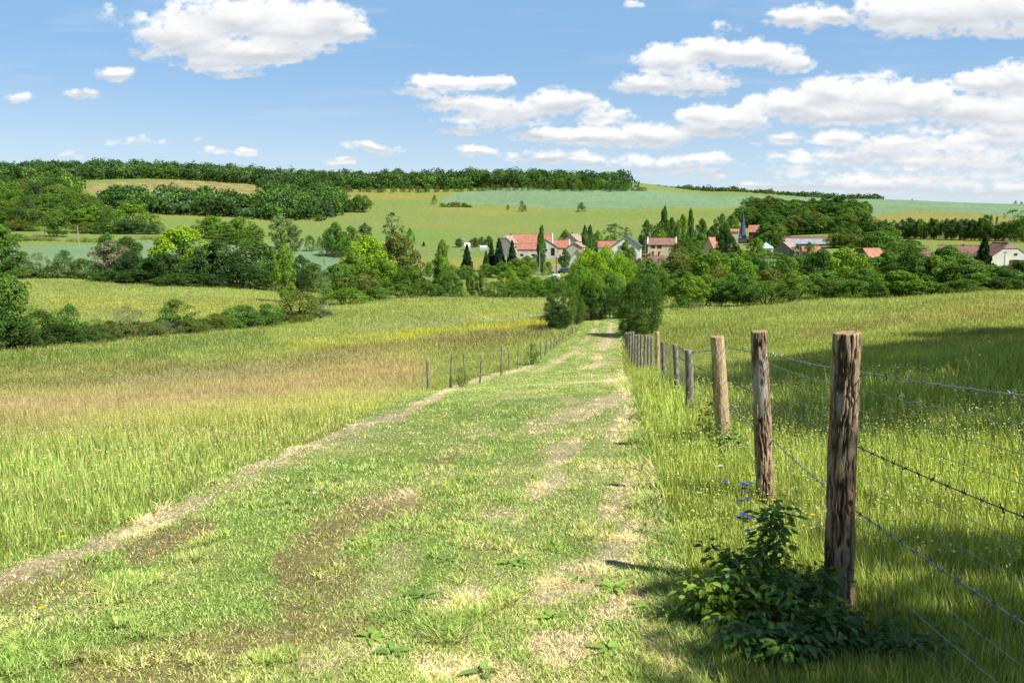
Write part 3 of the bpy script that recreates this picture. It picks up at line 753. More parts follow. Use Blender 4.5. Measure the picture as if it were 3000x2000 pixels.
# village gardens
row([
 (1368, 262, 715, 42, 'spruce', 'spruce', 'single spruce standing left of the other spruces'),
 (1440, 262, 708, 40, 'spruce', 'spruce', 'left spruce of the cluster in front of the farm'),
 (1462, 258, 698, 50, 'spruce', 'spruce', 'tallest spruce of the cluster in front of the farm'),
 (1500, 256, 705, 42, 'spruce', 'spruce', 'right spruce of the cluster in front of the farm'),
 (1424, 258, 735, 30, 'spruce', 'dark', 'small dark conifer left of the spruce cluster'),
 (1586, 245, 650, 26, 'poplar', 'dark', 'tall slim poplar in front of the long farm roof'),
 (1713, 330, 650, 22, 'poplar', 'dark', 'left of the twin poplars beside the gabled houses'),
 (1728, 333, 652, 20, 'poplar', 'dark', 'right of the twin poplars beside the gabled houses'),
 (1750, 345, 674, 32, 'round', 'mid', 'green tree right behind the twin poplars'),
 (1360, 230, 775, 56, 'round', 'mid', 'round garden tree under the single spruce'),
 (1425, 235, 772, 66, 'round', 'mid', 'round garden tree under the spruce cluster, left'),
 (1470, 232, 765, 60, 'round', 'mid', 'round garden tree under the spruce cluster, middle'),
 (1515, 238, 755, 60, 'round', 'bright', 'bright garden tree right below the spruce cluster'),
 (1545, 240, 748, 56, 'round', 'mid', 'garden tree left of the tall poplar'),
 (1535, 225, 775, 60, 'round', 'bright', 'bright garden tree low left of the tall poplar'),
 (1570, 255, 745, 40, 'bush', 'dark', 'dark bush touching the foot of the tall poplar'),
 (1605, 240, 765, 36, 'bush', 'mid', 'bush at the right foot of the tall poplar'),
 (1655, 268, 730, 34, 'round', 'dark', 'small dark tree in the courtyard of the farm'),
 (1656, 350, 672, 38, 'round', 'mid', 'round tree behind the low red roofed house'),
 (1800, 430, 652, 62, 'airy', 'blue', 'airy orchard tree above the white gabled house'),
 (1835, 425, 665, 30, 'airy', 'blue', 'small airy tree right of the orchard tree'),
 (1780, 400, 690, 30, 'bush', 'bright', 'small bright fruit tree below the airy orchard tree'),
 (1345, 375, 697, 26, 'round', 'blue', 'small fruit tree behind the paddock, leftmost'),
 (1392, 378, 695, 34, 'round', 'blue', 'small fruit tree behind the paddock, second'),
 (1412, 380, 693, 20, 'round', 'mid', 'thin fruit tree behind the paddock, third'),
 (1432, 380, 690, 26, 'round', 'blue', 'small fruit tree behind the paddock, rightmost'),
 (1242, 380, 706, 12, 'spruce', 'dark', 'tiny conifer at the left end of the paddock fence'),
 (1832, 262, 706, 70, 'round', 'mid', 'round tree in front of the white gabled house'),
 (1893, 360, 643, 46, 'round', 'dark', 'dark round tree above the house with red shutters'),
 (1935, 365, 645, 50, 'round', 'dark', 'dark round tree under the left poplar of the upper garden'),
 (1944, 375, 590, 24, 'poplar', 'dark', 'tall pointed poplar above the house with red shutters'),
 (1965, 368, 634, 44, 'round', 'dark', 'dark round tree right of the pointed poplar'),
 (1997, 370, 627, 46, 'round', 'bright', 'green tree between the two pointed poplars'),
 (2020, 375, 601, 18, 'poplar', 'mid', 'shorter pointed poplar right of the first one'),
 (2053, 372, 638, 34, 'oval', 'dark', 'dark oval tree right of the shorter poplar'),
 (1935, 350, 672, 34, 'oval', 'lime', 'small lime green tree behind the shuttered house'),
 (2025, 350, 660, 40, 'round', 'blue', 'dull green tree under the shorter poplar'),
 (2112, 390, 624, 50, 'round', 'dark', 'dark tree left of the church spire'),
 (2140, 445, 628, 44, 'round', 'mid', 'round tree close left of the church spire'),
 (2085, 380, 660, 50, 'round', 'dark', 'dark tree below left of the church spire'),
 (2002, 335, 685, 50, 'round', 'mid', 'round tree right of the shuttered house'),
 (2050, 340, 680, 60, 'round', 'mid', 'mid green tree between shuttered house and orange gable'),
 (1985, 300, 712, 70, 'bush', 'olive', 'low olive tree right below the shuttered house'),
 (2122, 290, 667, 74, 'round', 'deep', 'very dark rounded tree left of the church tower'),
 (2216, 290, 694, 52, 'round', 'bright', 'bright green tree just right of the church tower'),
 (2172, 285, 730, 46, 'round', 'bright', 'bright green tree in front of the church tower foot'),
 (2240, 300, 728, 60, 'round', 'mid', 'round tree under the pale grey roof'),
 (2280, 270, 740, 80, 'round', 'mid', 'wide round tree under the grey gable house'),
 (2370, 290, 708, 34, 'round', 'mid', 'small round tree before the corrugated barn'),
 (2340, 310, 716, 60, 'bush', 'dark', 'dark orchard bush before the corrugated barn'),
 (1903, 268, 742, 22, 'round', 'dark', 'small dark tree between two brown roofs'),
 (1875, 235, 770, 60, 'round', 'mid', 'round tree left below the brown chimneyed roof'),
 (2235, 640, 600, 30, 'round', 'dark', 'small tree on the left tip of the copse below the crop'),
], 'trees in the village gardens')
# trees where the track enters the valley
row([
 (1722, 92, 726, 120, 'big', 'lime', 'huge lime green tree over the end of the track, left half'),
 (1775, 94, 718, 120, 'big', 'lime', 'highest lime green crown over the end of the track'),
 (1822, 96, 742, 100, 'big', 'lime', 'lime green crown over the end of the track, right part'),
 (1700, 88, 772, 90, 'big', 'bright', 'bright tree arching over the left side of the track'),
 (1745, 87, 800, 80, 'big', 'bright', 'bright crown hanging over the dark end of the track'),
 (1790, 90, 795, 90, 'big', 'mid', 'mid green crown hanging over the dark end, right side'),
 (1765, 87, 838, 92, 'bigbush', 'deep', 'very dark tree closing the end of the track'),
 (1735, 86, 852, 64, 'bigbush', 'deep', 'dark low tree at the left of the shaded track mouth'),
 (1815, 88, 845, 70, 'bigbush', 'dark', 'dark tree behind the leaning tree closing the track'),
 (1622, 75, 858, 62, 'bigbush', 'dark', 'leftmost dark shrub on the left bank of the track'),
 (1655, 76, 818, 84, 'bigbush', 'mid', 'tallest dark shrub on the left bank of the track'),
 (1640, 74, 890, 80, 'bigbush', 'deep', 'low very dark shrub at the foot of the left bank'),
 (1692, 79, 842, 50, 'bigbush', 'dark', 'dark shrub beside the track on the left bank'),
 (1708, 82, 880, 40, 'bigbush', 'olive', 'brownish thin bush left of the shaded track mouth'),
 (1848, 67, 822, 86, 'bigbush', 'mid', 'mid green crown beside the fence end, left part of the leaning tree'),
 (1884, 66, 796, 108, 'bigbush', 'dark', 'highest dark crown leaning over the end of the right fence'),
 (1918, 68, 836, 78, 'bigbush', 'mid', 'right hand crown leaning over the end of the right fence'),
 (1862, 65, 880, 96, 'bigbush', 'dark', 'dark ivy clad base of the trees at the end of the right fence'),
 (1905, 88, 800, 80, 'big', 'mid', 'mid green tree behind the leaning trees on the right bank'),
], 'trees at the mouth of the track')
# main row beyond the right meadow
row([
 (1905, 150, 755, 80, 'round', 'mid', 'round tree behind the leaning track tree'),
 (1960, 200, 770, 90, 'round', 'mid', 'round tree under the brown chimneyed roof'),
 (1985, 170, 735, 110, 'round', 'olive', 'broad olive tree right of the brown roof'),
 (1940, 140, 790, 80, 'round', 'mid', 'mid green tree between track trees and bright round tree'),
 (2090, 165, 730, 130, 'round', 'bright', 'tall bright tree, highest over the bright round tree'),
 (2022, 118, 800, 110, 'round', 'bright', 'bright round tree with dark hollow base at the meadow corner'),
 (2075, 128, 800, 80, 'round', 'bright', 'bright tree directly right of the round corner tree'),
 (2120, 126, 815, 90, 'round', 'mid', 'mid green tree third from the meadow corner'),
 (2165, 145, 748, 100, 'round', 'bright', 'bright tree left of the twin utility poles'),
 (2185, 124, 800, 110, 'round', 'mid', 'mid green tree in the front row below the twin poles'),
 (2240, 175, 765, 60, 'bush', 'dark', 'dark low tree hiding the foot of the twin poles'),
 (2250, 122, 822, 130, 'bush', 'mid', 'broad bush in the front row right of the twin poles'),
 (2330, 122, 815, 130, 'bush', 'mid', 'broad bush second right of the twin poles, front row'),
 (2300, 170, 745, 100, 'round', 'mid', 'round tree behind right of the twin utility poles'),
 (2410, 150, 728, 120, 'round', 'dark', 'dark round tree below the orange chimneyed roof'),
 (2330, 140, 790, 90, 'round', 'bright', 'small bright tree right of the twin poles'),
 (2475, 132, 722, 130, 'round', 'bright', 'tall rounded bright tree left of the stone gable'),
 (2420, 126, 790, 110, 'round', 'mid', 'green tree at the left foot of the tall rounded tree'),
 (2540, 128, 785, 110, 'round', 'mid', 'green tree just below the stone gable'),
 (2500, 124, 815, 100, 'bush', 'mid', 'low bush at the foot of the tall rounded tree'),
 (2600, 136, 735, 120, 'round', 'mid', 'high tree directly right of the stone gable'),
 (2670, 134, 728, 120, 'round', 'dark', 'broad dark tree under the low brown red roof'),
 (2640, 126, 790, 130, 'round', 'bright', 'bright tree below the broad dark tree, front row'),
 (2740, 132, 745, 120, 'round', 'mid', 'round tree right below the low brown red roof'),
 (2780, 140, 718, 130, 'round', 'mid', 'wide tree with a high dome left of the long brown roof'),
 (2720, 125, 822, 150, 'bush', 'mid', 'wide low bush below the domed trees at the meadow edge'),
 (2840, 130, 755, 130, 'round', 'mid', 'sloping tree left of the big spruce'),
 (2830, 124, 815, 120, 'bush', 'mid', 'low bush under the sloping tree, front row'),
 (2905, 132, 775, 120, 'round', 'dark', 'dark tree directly under the big spruce'),
 (2955, 130, 790, 110, 'round', 'dark', 'dark tree below the white hipped house'),
 (3010, 134, 760, 110, 'round', 'dark', 'dark tree cut by the right edge of the picture'),
 (2985, 126, 815, 90, 'bush', 'dark', 'low dark bush near the right edge at the meadow border'),
 (2881, 215, 690, 60, 'spruce', 'spruce', 'big dark spruce in front of the white hipped house'),
 (2105, 150, 770, 70, 'round', 'olive', 'olive tree behind the second bright tree'),
 (2590, 124, 820, 90, 'bush', 'mid', 'low bush between front row trees below the stone gable'),
 (2140, 235, 738, 90, 'round', 'mid', 'round tree between church and front row'),
 (2035, 230, 722, 90, 'round', 'mid', 'mid green tree between shuttered house and front row'),
 (2220, 225, 752, 90, 'round', 'mid', 'green tree behind the twin poles'),
 (2350, 230, 750, 90, 'round', 'mid', 'tree below the small orange chimneyed roof'),
 (1995, 122, 862, 50, 'wildbush', 'olive', 'pale reedy bush left of the bright corner tree'),
 (1978, 108, 885, 34, 'bush', 'mid', 'small bush in the meadow corner by the bench'),
], 'main tree row beyond the right meadow')
# hillside right of the village
row([
 (2535, 420, 628, 96, 'round', 'dark', 'large dark round tree right of the copse'),
 (2565, 330, 676, 110, 'round', 'mid', 'large tree with a long shadow left of it'),
 (2600, 345, 660, 80, 'round', 'mid', 'tree joined to the tree with the long shadow'),
 (2665, 300, 700, 80, 'round', 'mid', 'round tree left of the small brown red roof'),
 (2610, 310, 708, 80, 'bush', 'mid', 'bush between stone gable and round tree'),
 (2657, 430, 636, 38, 'oval', 'blue', 'tall narrow tree rising out of the slope hedge'),
 (2878, 450, 627, 34, 'oval', 'dark', 'round tree rising out of the slope hedge on the right'),
 (2960, 440, 612, 60, 'airy', 'mid', 'tall open tree at the right end of the slope hedge'),
 (2990, 440, 632, 50, 'oval', 'mid', 'broad tree right beside the tall open tree'),
 (2930, 445, 655, 40, 'round', 'dark', 'round dark tree left of the tall open tree'),
 (2895, 455, 630, 12, 'bush', 'dark', 'tiny bush above the slope hedge, left'),
 (2911, 455, 632, 9, 'bush', 'dark', 'tiny bush above the slope hedge, right'),
 (2995, 400, 676, 16, 'round', 'mid', 'tiny round tree at the right edge below the slope hedge'),
 (2372, 720, 579, 24, 'round', 'dark', 'small round tree left of the copse top'),
 (2330, 640, 589, 18, 'round', 'dark', 'lone small tree in front of the copse'),
 (2455, 700, 573, 60, 'round', 'dark', 'dark tree heading the copse, middle'),
 (2418, 710, 572, 48, 'round', 'dark', 'dark tree heading the copse, left'),
 (2490, 640, 583, 50, 'round', 'mid', 'round tree on the right side of the copse'),
 (2527, 600, 588, 36, 'round', 'mid', 'rightmost round tree of the copse'),
 (2500, 560, 605, 60, 'round', 'mid', 'tree low on the right side of the copse'),
 (1065, 640, 571, 62, 'spread', 'mid', 'lone broad tree at the tip of the hillside wood'),
 (1028, 640, 583, 40, 'round', 'dark', 'tree left beside the lone broad tree at the wood tip'),
 (1012, 640, 600, 30, 'round', 'mid', 'smaller tree left of the wood tip tree'),
 (938, 560, 630, 26, 'spread', 'mid', 'tiny apple tree under the wood in the pasture'),
 (1275, 720, 571, 18, 'bush', 'mid', 'small bush at the left tip of the big crop'),
 (1528, 655, 588, 20, 'bush', 'grey', 'pale small bush on the crop boundary'),
 (1537, 655, 600, 14, 'bush', 'mid', 'small low bush beside the pale bush on the crop boundary'),
 (1701, 655, 593, 28, 'bush', 'dark', 'dark round bush on the crop boundary'),
 (1488, 670, 599, 12, 'bush', 'dark', 'tiny bush on the crop boundary left of the pale bush'),
], 'trees on the slopes')
for i in range(9):
    tree(1296+i*10.5+g_.uniform(-3, 3), 690, 590+g_.uniform(-2, 8)+abs(i-4)*1.2, 22, 'bush', g_.choice(['dark', 'mid', 'dark', 'olive']), 'bush of the long thicket standing in the middle pasture', 'thicket in the middle pasture')
for i in range(30):
    px = 2560+i*14.6+g_.uniform(-4, 4)
    tree(px, 432-i*.8, 650-i*.25+g_.uniform(-9, 8)+(6 if i > 20 else 0), 32, g_.choice(['bush', 'round', 'bush']), g_.choice(['dark', 'mid', 'dark', 'blue']), 'tree of the dense dark hedge crossing the right slope', 'hedge on the right slope')
cop = []
for yy, r, n, x0, x1 in ((605, 650, 14, 2185, 2400), (622, 580, 17, 2165, 2520), (640, 520, 19, 2170, 2520), (660, 460, 17, 2230, 2510), (684, 410, 16, 2225, 2500), (702, 370, 12, 2240, 2500)):
    for k in range(n):
        px = x0+(x1-x0)*(k+g_.uniform(.1, .9))/n
        if yy > 680 and 2290 < px < 2420: continue
        if 2225 > px > 2180 and yy > 655: continue
        cop.append((px, r, yy-g_.uniform(14, 34), g_.uniform(42, 62), g_.choice(['round', 'oval', 'round', 'spread']), g_.choice(['mid', 'dark', 'mid', 'bright', 'dark', 'olive'])))
for c in cop: tree(*c, 'tree of the dense copse on the slope behind the church', 'copse behind the church')
for i in range(26):
    px = 1925+i*17+g_.uniform(-5, 5)
    tree(px, 1150, 546+i*.75+g_.uniform(-2, 5), 20, g_.choice(['round', 'bush', 'oval']), g_.choice(['mid', 'dark', 'pale', 'mid']), 'small tree of the thin row on the crest above the crop', 'thin tree row on the crest')
for i, (px, top) in enumerate([(1610, 527), (1640, 522), (1660, 528), (1690, 525), (1715, 530), (1740, 526), (1760, 533), (1785, 536), (1810, 540), (1835, 541), (1860, 543), (1875, 548), (1585, 530)]):
    tree(px, 900, top, 34, 'bush', g_.choice(['bright', 'mid', 'dark']), 'bush fringing the wood at the top of the big crop', 'bushes under the hilltop wood')
for px, top, w in ((2390+570, 588, 8), (2660, 583, 6), (2978, 591, 8)):
    tree(px, 1190, top, w, 'bush', 'dark', 'tiny dark bush on the skyline above the right crop', 'bushes on the skyline')
for i, px in enumerate((2720, 2735, 2752, 2790, 2825, 2612)):
    tree(px, 520, 638+i % 3*3, 16, 'bush', 'dark', 'tiny scrub bush on the yellow bank of the right slope', 'scrub on the yellow bank')
# filler between village and front row
for i in range(46):
    px = g_.uniform(1900, 3010); r = g_.uniform(150, 250)
    gy = np.interp(px, [1900, 2200, 2600, 3010], [800, 790, 780, 800])
    tree(px, r, gy+g_.uniform(-12, 22), g_.uniform(60, 90), g_.choice(['round', 'oval', 'bush']), g_.choice(['mid', 'dark', 'bright', 'olive']), 'tree of the crowded wood between front row and village roofs', 'wood between meadow and village')
for i in range(34):
    px = 1985+i*26+g_.uniform(-10, 10)
    tree(px, g_.uniform(238, 262), g_.uniform(748, 774), g_.uniform(56, 84), g_.choice(['round', 'oval', 'round']), g_.choice(['mid', 'dark', 'bright', 'dark']), 'tree of the rear row just below the village roofs', 'rear row below the village')
for i in range(22):
    px = g_.uniform(1200, 1720); r = g_.uniform(166, 205)
    if 1345 < px < 1475: continue
    tree(px, r, 800+g_.uniform(0, 26), g_.uniform(50, 80), g_.choice(['round', 'bush']), g_.choice(['mid', 'dark', 'bright']), 'low tree filling the valley in front of the village farm', 'low trees in front of the farm')
# out of the frame on the right: trees whose shade falls into the picture
def off_tree(x, y, W_, H_, sh, lab, ctr=None):
    g = hz(x, y); e = empty(KIND[sh], (x, y, g)); me = CR[sh][0]
    c = link('crown', me, e); c.location = (0, 0, H_*.22); c.scale = (W_/2, W_/2, H_*.39); c.color = (*lin(TONE['mid'])*GF, 1)
    t = link('trunk', TR[0], e); t.scale = (W_*.2, W_*.2, H_*.45); tag(e, lab, 'tree', 'trees beside the right meadow')
for i, (cx, cy, R_, hc, sh) in enumerate([(22.5, 30, 6.5, 16, 'big'), (35, 44, 6.5, 16, 'big'), (28, 37, 6, 15, 'big'), (14.6, 21.5, 5.8, 14, 'big'), (9.9, 12.6, 4.7, 9.5, 'big'), (6.6, 7.8, 2.7, 6.0, 'big'), (3.45, 1.15, 2.25, 3.9, 'big'), (12.6, 17.2, 4.8, 12, 'big')]):
    off_tree(cx+sdir.x/sdir.z*hc, cy+sdir.y/sdir.z*hc, 2*R_, hc/.62, sh, ['tall tree right of the picture, third along the right meadow', 'tall tree right of the picture, farthest along the right meadow', 'tall tree right of the picture, second farthest along the meadow', 'tall tree right of the picture, nearest of the tall ones', 'middle sized tree right of the picture beside the meadow', 'small tree right of the picture near the wire fence', 'small tree behind the photographer shading the fence foot', 'leafy tree right of the picture between the tall and the middle sized one'][i])
# ---------------------------------------------------------------- far woods: masses nobody could count
def wood(name, label, spots, tones, seed, nleaf=330, ls=.95):
    g = np.random.default_rng(seed); Vs = []; Cs = []; 
    for (x, y, H, Wd) in spots:
        z = hz(x, y); nl = 9
        lc = g.normal(0, 1, (nl, 3)); lc /= np.linalg.norm(lc, axis=1, keepdims=True); lc *= g.uniform(.35, .75, (nl, 1)); lc[:, 2] = np.abs(lc[:, 2])*1.0-.15
        k = nleaf//nl
        base = lin(TONE[tones[g.integers(len(tones))]])*GF*g.uniform(.8, 1.2)
        for c in lc:
            d = g.normal(0, 1, (k, 3)); d /= np.linalg.norm(d, axis=1, keepdims=True)
            P = c+d*.40*g.uniform(.7, 1.05, (k, 1)); P = P*np.array((Wd/2, Wd/2, H*.42))+np.array((x, y, z+H*.48))
            V, _ = leaf_quads(P, d+np.array((0, 0, .3)), ls, g, .7)
            Vs.append(V); Cs.append(np.repeat(base*g.uniform(.7, 1.3, (k, 1))*g.uniform(.85, 1.15), 4, 0))
        # skirt: lower foliage and trunks area
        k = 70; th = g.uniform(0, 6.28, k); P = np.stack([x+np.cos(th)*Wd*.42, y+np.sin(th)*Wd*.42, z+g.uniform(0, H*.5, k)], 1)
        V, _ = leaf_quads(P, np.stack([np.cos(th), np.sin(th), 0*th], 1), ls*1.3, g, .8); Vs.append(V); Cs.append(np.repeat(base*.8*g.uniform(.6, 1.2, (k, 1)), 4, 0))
    V = np.concatenate(Vs); C = np.concatenate(Cs)
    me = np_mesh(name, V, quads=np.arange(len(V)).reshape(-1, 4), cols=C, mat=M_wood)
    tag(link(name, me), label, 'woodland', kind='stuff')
M_wood = foliage_mat('wood_leaves', .22, .12, use_obj=False, var=(.7, 1.3))
def wood_spots(poly_front, depth, sp, H, seed):
    "front edge given as (px, r) points; rows go back from it"
    g = random.Random(seed); out = []
    for (p0, r0), (p1, r1) in zip(poly_front[:-1], poly_front[1:]):
        L = abs(p1-p0)/F*(r0+r1)/2; n = max(1, int(L/sp))
        for k in range(n):
            t = (k+.5)/n; px = p0+(p1-p0)*t; r = r0+(r1-r0)*t
            d = 0
            while d < depth:
                x, y = at(px+g.uniform(-.6, .6)*sp/r*F, r+d+g.uniform(-3, 3)); h = g.uniform(*H)
                if d == 0: h *= .9
                out.append((x, y, h, sp*g.uniform(1.2, 2.3))); d += sp*(.9 if d < 60 else 1.4)
    return out
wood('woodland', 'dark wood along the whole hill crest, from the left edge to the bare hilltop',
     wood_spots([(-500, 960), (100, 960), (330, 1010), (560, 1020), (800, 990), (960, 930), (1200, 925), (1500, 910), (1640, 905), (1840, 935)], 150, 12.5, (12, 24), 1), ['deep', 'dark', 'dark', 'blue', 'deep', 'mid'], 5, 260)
wood('woodland', 'wood on the middle hillside below the pale mown field',
     wood_spots([(330, 600), (480, 585), (620, 575), (800, 565), (930, 570), (1010, 620)], 110, 11, (10, 19), 2), ['dark', 'mid', 'dark', 'blue', 'deep'], 6, 260)
wood('woodland', 'lighter scrub wood climbing the slope at the left edge',
     wood_spots([(-500, 640), (0, 640), (120, 680), (230, 740)], 200, 13, (12, 17), 3), ['mid', 'bright', 'olive', 'dark', 'blue'], 7, 220)
wood('woodland', 'wood right of the pale field joining crest and middle wood',
     wood_spots([(780, 700), (900, 690), (1000, 690)], 200, 13, (14, 18), 4), ['dark', 'mid', 'deep', 'blue'], 8, 220)
wood('woodland', 'far bluish wood on the distant crest behind the crop',
     wood_spots([(1980, 2000), (2150, 2000), (2300, 2000), (2450, 2000), (2560, 2000)], 60, 26, (16, 26), 5), ['blue', 'deep', 'blue'], 9, 120, 2.4)  # distance haze is put into the leaf colour by the blue tone

for i in range(60):
    px = 1010+i*14+g_.uniform(-8, 8)
    if px > 1830: break
    tree(px, g_.uniform(868, 888), 553-max(0, px-1200)*.018-g_.uniform(3, 12), g_.uniform(10, 24), 'bush', g_.choice(['mid', 'dark', 'olive', 'dark']), 'scrubby bush at the foot of the hilltop wood above the pasture', 'fringe bushes of the hilltop wood')
# ---------------------------------------------------------------- village
def roofmat(name, rgb, var=(.72, 1.2)):
    return solid(name, rgb, .85, .8, var, bump=.6, bscale=5, vec_scale=(1, 1, 1))
M_roof = {'red': roofmat('red_tiles', (164, 112, 92)), 'orange': roofmat('orange_tiles', (168, 118, 98)), 'brown': roofmat('brown_tiles', (138, 104, 94)), 'dark': roofmat('dark_brown_tiles', (112, 82, 76)),
          'pink': roofmat('faded_tiles', (162, 138, 126)), 'slate': roofmat('slate', (84, 92, 108)), 'grey': roofmat('corrugated_sheet', (146, 152, 160)), 'crimson': roofmat('crimson_sheet', (138, 82, 84)), 'pale': roofmat('pale_sheet', (176, 192, 204))}
M_wall = {'white': solid('white_render', (232, 228, 218), .9, .5, (.86, 1.08)), 'grey': solid('grey_render', (186, 184, 178), .9, .5, (.8, 1.12)), 'cream': solid('cream_render', (206, 192, 166), .9, .5, (.86, 1.1)),
          'stone': solid('rubble_stone', (140, 136, 128), .95, 3, (.5, 1.35), bump=.6, bscale=3), 'shadow': solid('old_boards', (92, 74, 60), .9, 2, (.7, 1.2))}  # darkest wall is brown boards with random tone
M_dark = solid('dark_opening', (34, 32, 32), .5, 2, (.8, 1.1)); M_shut = solid('brown_shutter', (118, 76, 62), .7, 2, (.8, 1.1))
M_frame = solid('window_frame', (190, 186, 176), .6, 2); M_brick = solid('chimney_brick', (158, 124, 104), .9, 3, (.7, 1.2))
M_white = solid('white_metal', (226, 228, 230), .35, 2, (.92, 1.05), spec=.5); M_steel = solid('galvanised_steel', (150, 156, 158), .4, 30, (.75, 1.2), metal=.7)
M_concrete = solid('grey_concrete', (158, 158, 150), .9, 2, (.8, 1.1)); M_woodpole = solid('pole_wood', (104, 92, 78), .9, 2, (.7, 1.2))
M_tyre = solid('black_rubber', (28, 28, 30), .8, 3)
def window(parent, x, z, w=1.0, h=1.3, y=0, side='front', shutters=False, door=False, L=0):
    "an opening with frame and pane on the local -Y wall (front) or the +X/-X gable"
    b = MB(); 
    def place(o):
        if side == 'right': o.rotation_euler = (0, 0, math.pi/2)
        if side == 'left': o.rotation_euler = (0, 0, -math.pi/2)
    b.box(x-w/2-.08, x+w/2+.08, -.06, .02, z-h/2-.08, z+h/2+.08)
    o = b.build('door' if door else 'window', M_frame, parent, (0, 0, 0)); 
    p = MB(); p.box(x-w/2, x+w/2, -.10, -.058, z-h/2, z+h/2); q = p.build('panel' if door else 'pane', M_dark if not door else M_shut, o)
    if shutters:
        for s in (-1, 1):
            c = MB(); cx = x+s*(w*.78+.1); c.box(cx-w*.26, cx+w*.26, -.12, -.02, z-h/2, z+h/2); c.build('shutter', M_shut, o)
    if side == 'front': o.location = (0, y, 0)
    elif side == 'right': o.location = (y, 0, 0); place(o)
    elif side == 'left': o.location = (y, 0, 0); place(o)
    return o
def house(name, label, px, top, r, yaw, L, W_, wh, rh, wall, roof, hip=0, chim=(), wins=(), over=.35, cat='house', parapet=(), group='houses of the village'):
    """ridge along local X; yaw degrees relative to the line of sight (0 = eaves face the camera, 90 = gable faces it)"""
    x, y = at(px, r); az = math.atan2(x, y)
    zt = zpix(px, top, r); g = min(hz(x+dx, y+dy) for dx in (-L/2, 0, L/2) for dy in (-W_/2, 0, W_/2))
    zb = zt-rh-wh                       # eaves base level
    e = empty(name, (x, y, zb), math.radians(yaw)-az)
    dn = min(g-zb, 0)-.4
    b = MB(); hx, hy = L/2, W_/2
    b.poly([(-hx,-hy,dn),(hx,-hy,dn),(hx,-hy,wh),(-hx,-hy,wh)]); b.poly([(hx,hy,dn),(-hx,hy,dn),(-hx,hy,wh),(hx,hy,wh)])
    hh = hip
    k = 1-hh                            # fraction of gable kept below a hipped end
    for s in (-1, 1):
        P = [(s*hx, -s*hy, dn), (s*hx, s*hy, dn), (s*hx, s*hy, wh)]
        if hh >= 1: P += [(s*hx, -s*hy, wh)]
        elif hh > 0: P += [(s*hx, s*hy*hh, wh+rh*k), (s*hx, -s*hy*hh, wh+rh*k), (s*hx, -s*hy, wh)]
        else: P += [(s*hx, 0, wh+rh), (s*hx, -s*hy, wh)]
        b.poly(P)
    w = b.build('wall', M_wall[wall], e)
    t = .16; sl = rh/hy; rb = MB(); ox = over; oy = over
    inset = hh*hx if hh >= 1 else hh*W_*.45
    for s in (-1, 1):
        if hh > 0:
            top_z = wh+rh; kz = wh+rh*k
            lo = [(-hx-ox*.3, s*(hy+oy), wh-oy*sl), (hx+ox*.3, s*(hy+oy), wh-oy*sl)]
            pts = [lo[0], lo[1]]
            if k > 0: pts += [(hx+ox*.3, s*hy*hh, kz)]
            pts += [(hx-inset, 0, top_z), (-hx+inset, 0, top_z)]
            if k > 0: pts += [(-hx-ox*.3, s*hy*hh, kz)]
            if s > 0: pts = pts[::-1]
            rb.poly([(p[0], p[1], p[2]+t) for p in pts]); rb.poly([(p[0], p[1], p[2]) for p in pts][::-1])
            n = len(pts)
            for i in range(n):
                a, c = pts[i], pts[(i+1) % n]; rb.poly([a, c, (c[0], c[1], c[2]+t), (a[0], a[1], a[2]+t)][::-1])
        else:
            a = [(-hx-ox, s*(hy+oy), wh-oy*sl), (hx+ox, s*(hy+oy), wh-oy*sl), (hx+ox, s*.004, wh+rh), (-hx-ox, s*.004, wh+rh)]
            if s > 0: a = [a[1], a[0], a[3], a[2]]
            rb.hexa(a+[(p[0], p[1], p[2]+t) for p in a])
    if hh > 0:
        for s in (-1, 1):
            kz = wh+rh*k; yy = hy*hh
            P = [(s*(hx+ox*.3), -s*yy, kz+t*.9), (s*(hx+ox*.3), s*yy, kz+t*.9), (s*(hx-inset), 0, wh+rh+t*1.02)]
            rb.poly(P)
    ro = rb.build('roof', M_roof[roof], e)
    rc = MB(); rc.box(-hx-over*.8+ (inset if hh else 0), hx+over*.8-(inset if hh else 0), -.13, .13, wh+rh+t*.5, wh+rh+t+.08); rc.build('ridge', M_roof[roof], ro)
    for cx, cz in chim:
        c = MB(); c.box(cx-.35, cx+.35, -.3, .3, wh+rh-.7, wh+rh+cz); c.box(cx-.42, cx+.42, -.37, .37, wh+rh+cz, wh+rh+cz+.12); c.tube([(cx, 0, wh+rh+cz+.12), (cx, 0, wh+rh+cz+.45)], .13, 8)
        c.build('chimney', M_brick, ro)
    for s in parapet:
        c = MB(); xx = s*(hx+.1); c.poly([(xx-.18,-hy-.3,dn),(xx-.18,hy+.3,dn),(xx-.18,hy+.3,wh+.3),(xx-.18,0,wh+rh+.55),(xx-.18,-hy-.3,wh+.3)][::-1]); c.poly([(xx+.18,-hy-.3,dn),(xx+.18,hy+.3,dn),(xx+.18,hy+.3,wh+.3),(xx+.18,0,wh+rh+.55),(xx+.18,-hy-.3,wh+.3)])
        c.hexa([(xx-.18,-hy-.3,wh+.1),(xx+.18,-hy-.3,wh+.1),(xx+.18,0,wh+rh+.35),(xx-.18,0,wh+rh+.35),(xx-.18,-hy-.3,wh+.3),(xx+.18,-hy-.3,wh+.3),(xx+.18,0,wh+rh+.55),(xx-.18,0,wh+rh+.55)])
        c.hexa([(xx-.18,0,wh+rh+.35),(xx+.18,0,wh+rh+.35),(xx+.18,hy+.3,wh+.1),(xx-.18,hy+.3,wh+.1),(xx-.18,0,wh+rh+.55),(xx+.18,0,wh+rh+.55),(xx+.18,hy+.3,wh+.3),(xx-.18,hy+.3,wh+.3)])
        c.build('parapet', M_wall['white'], e)
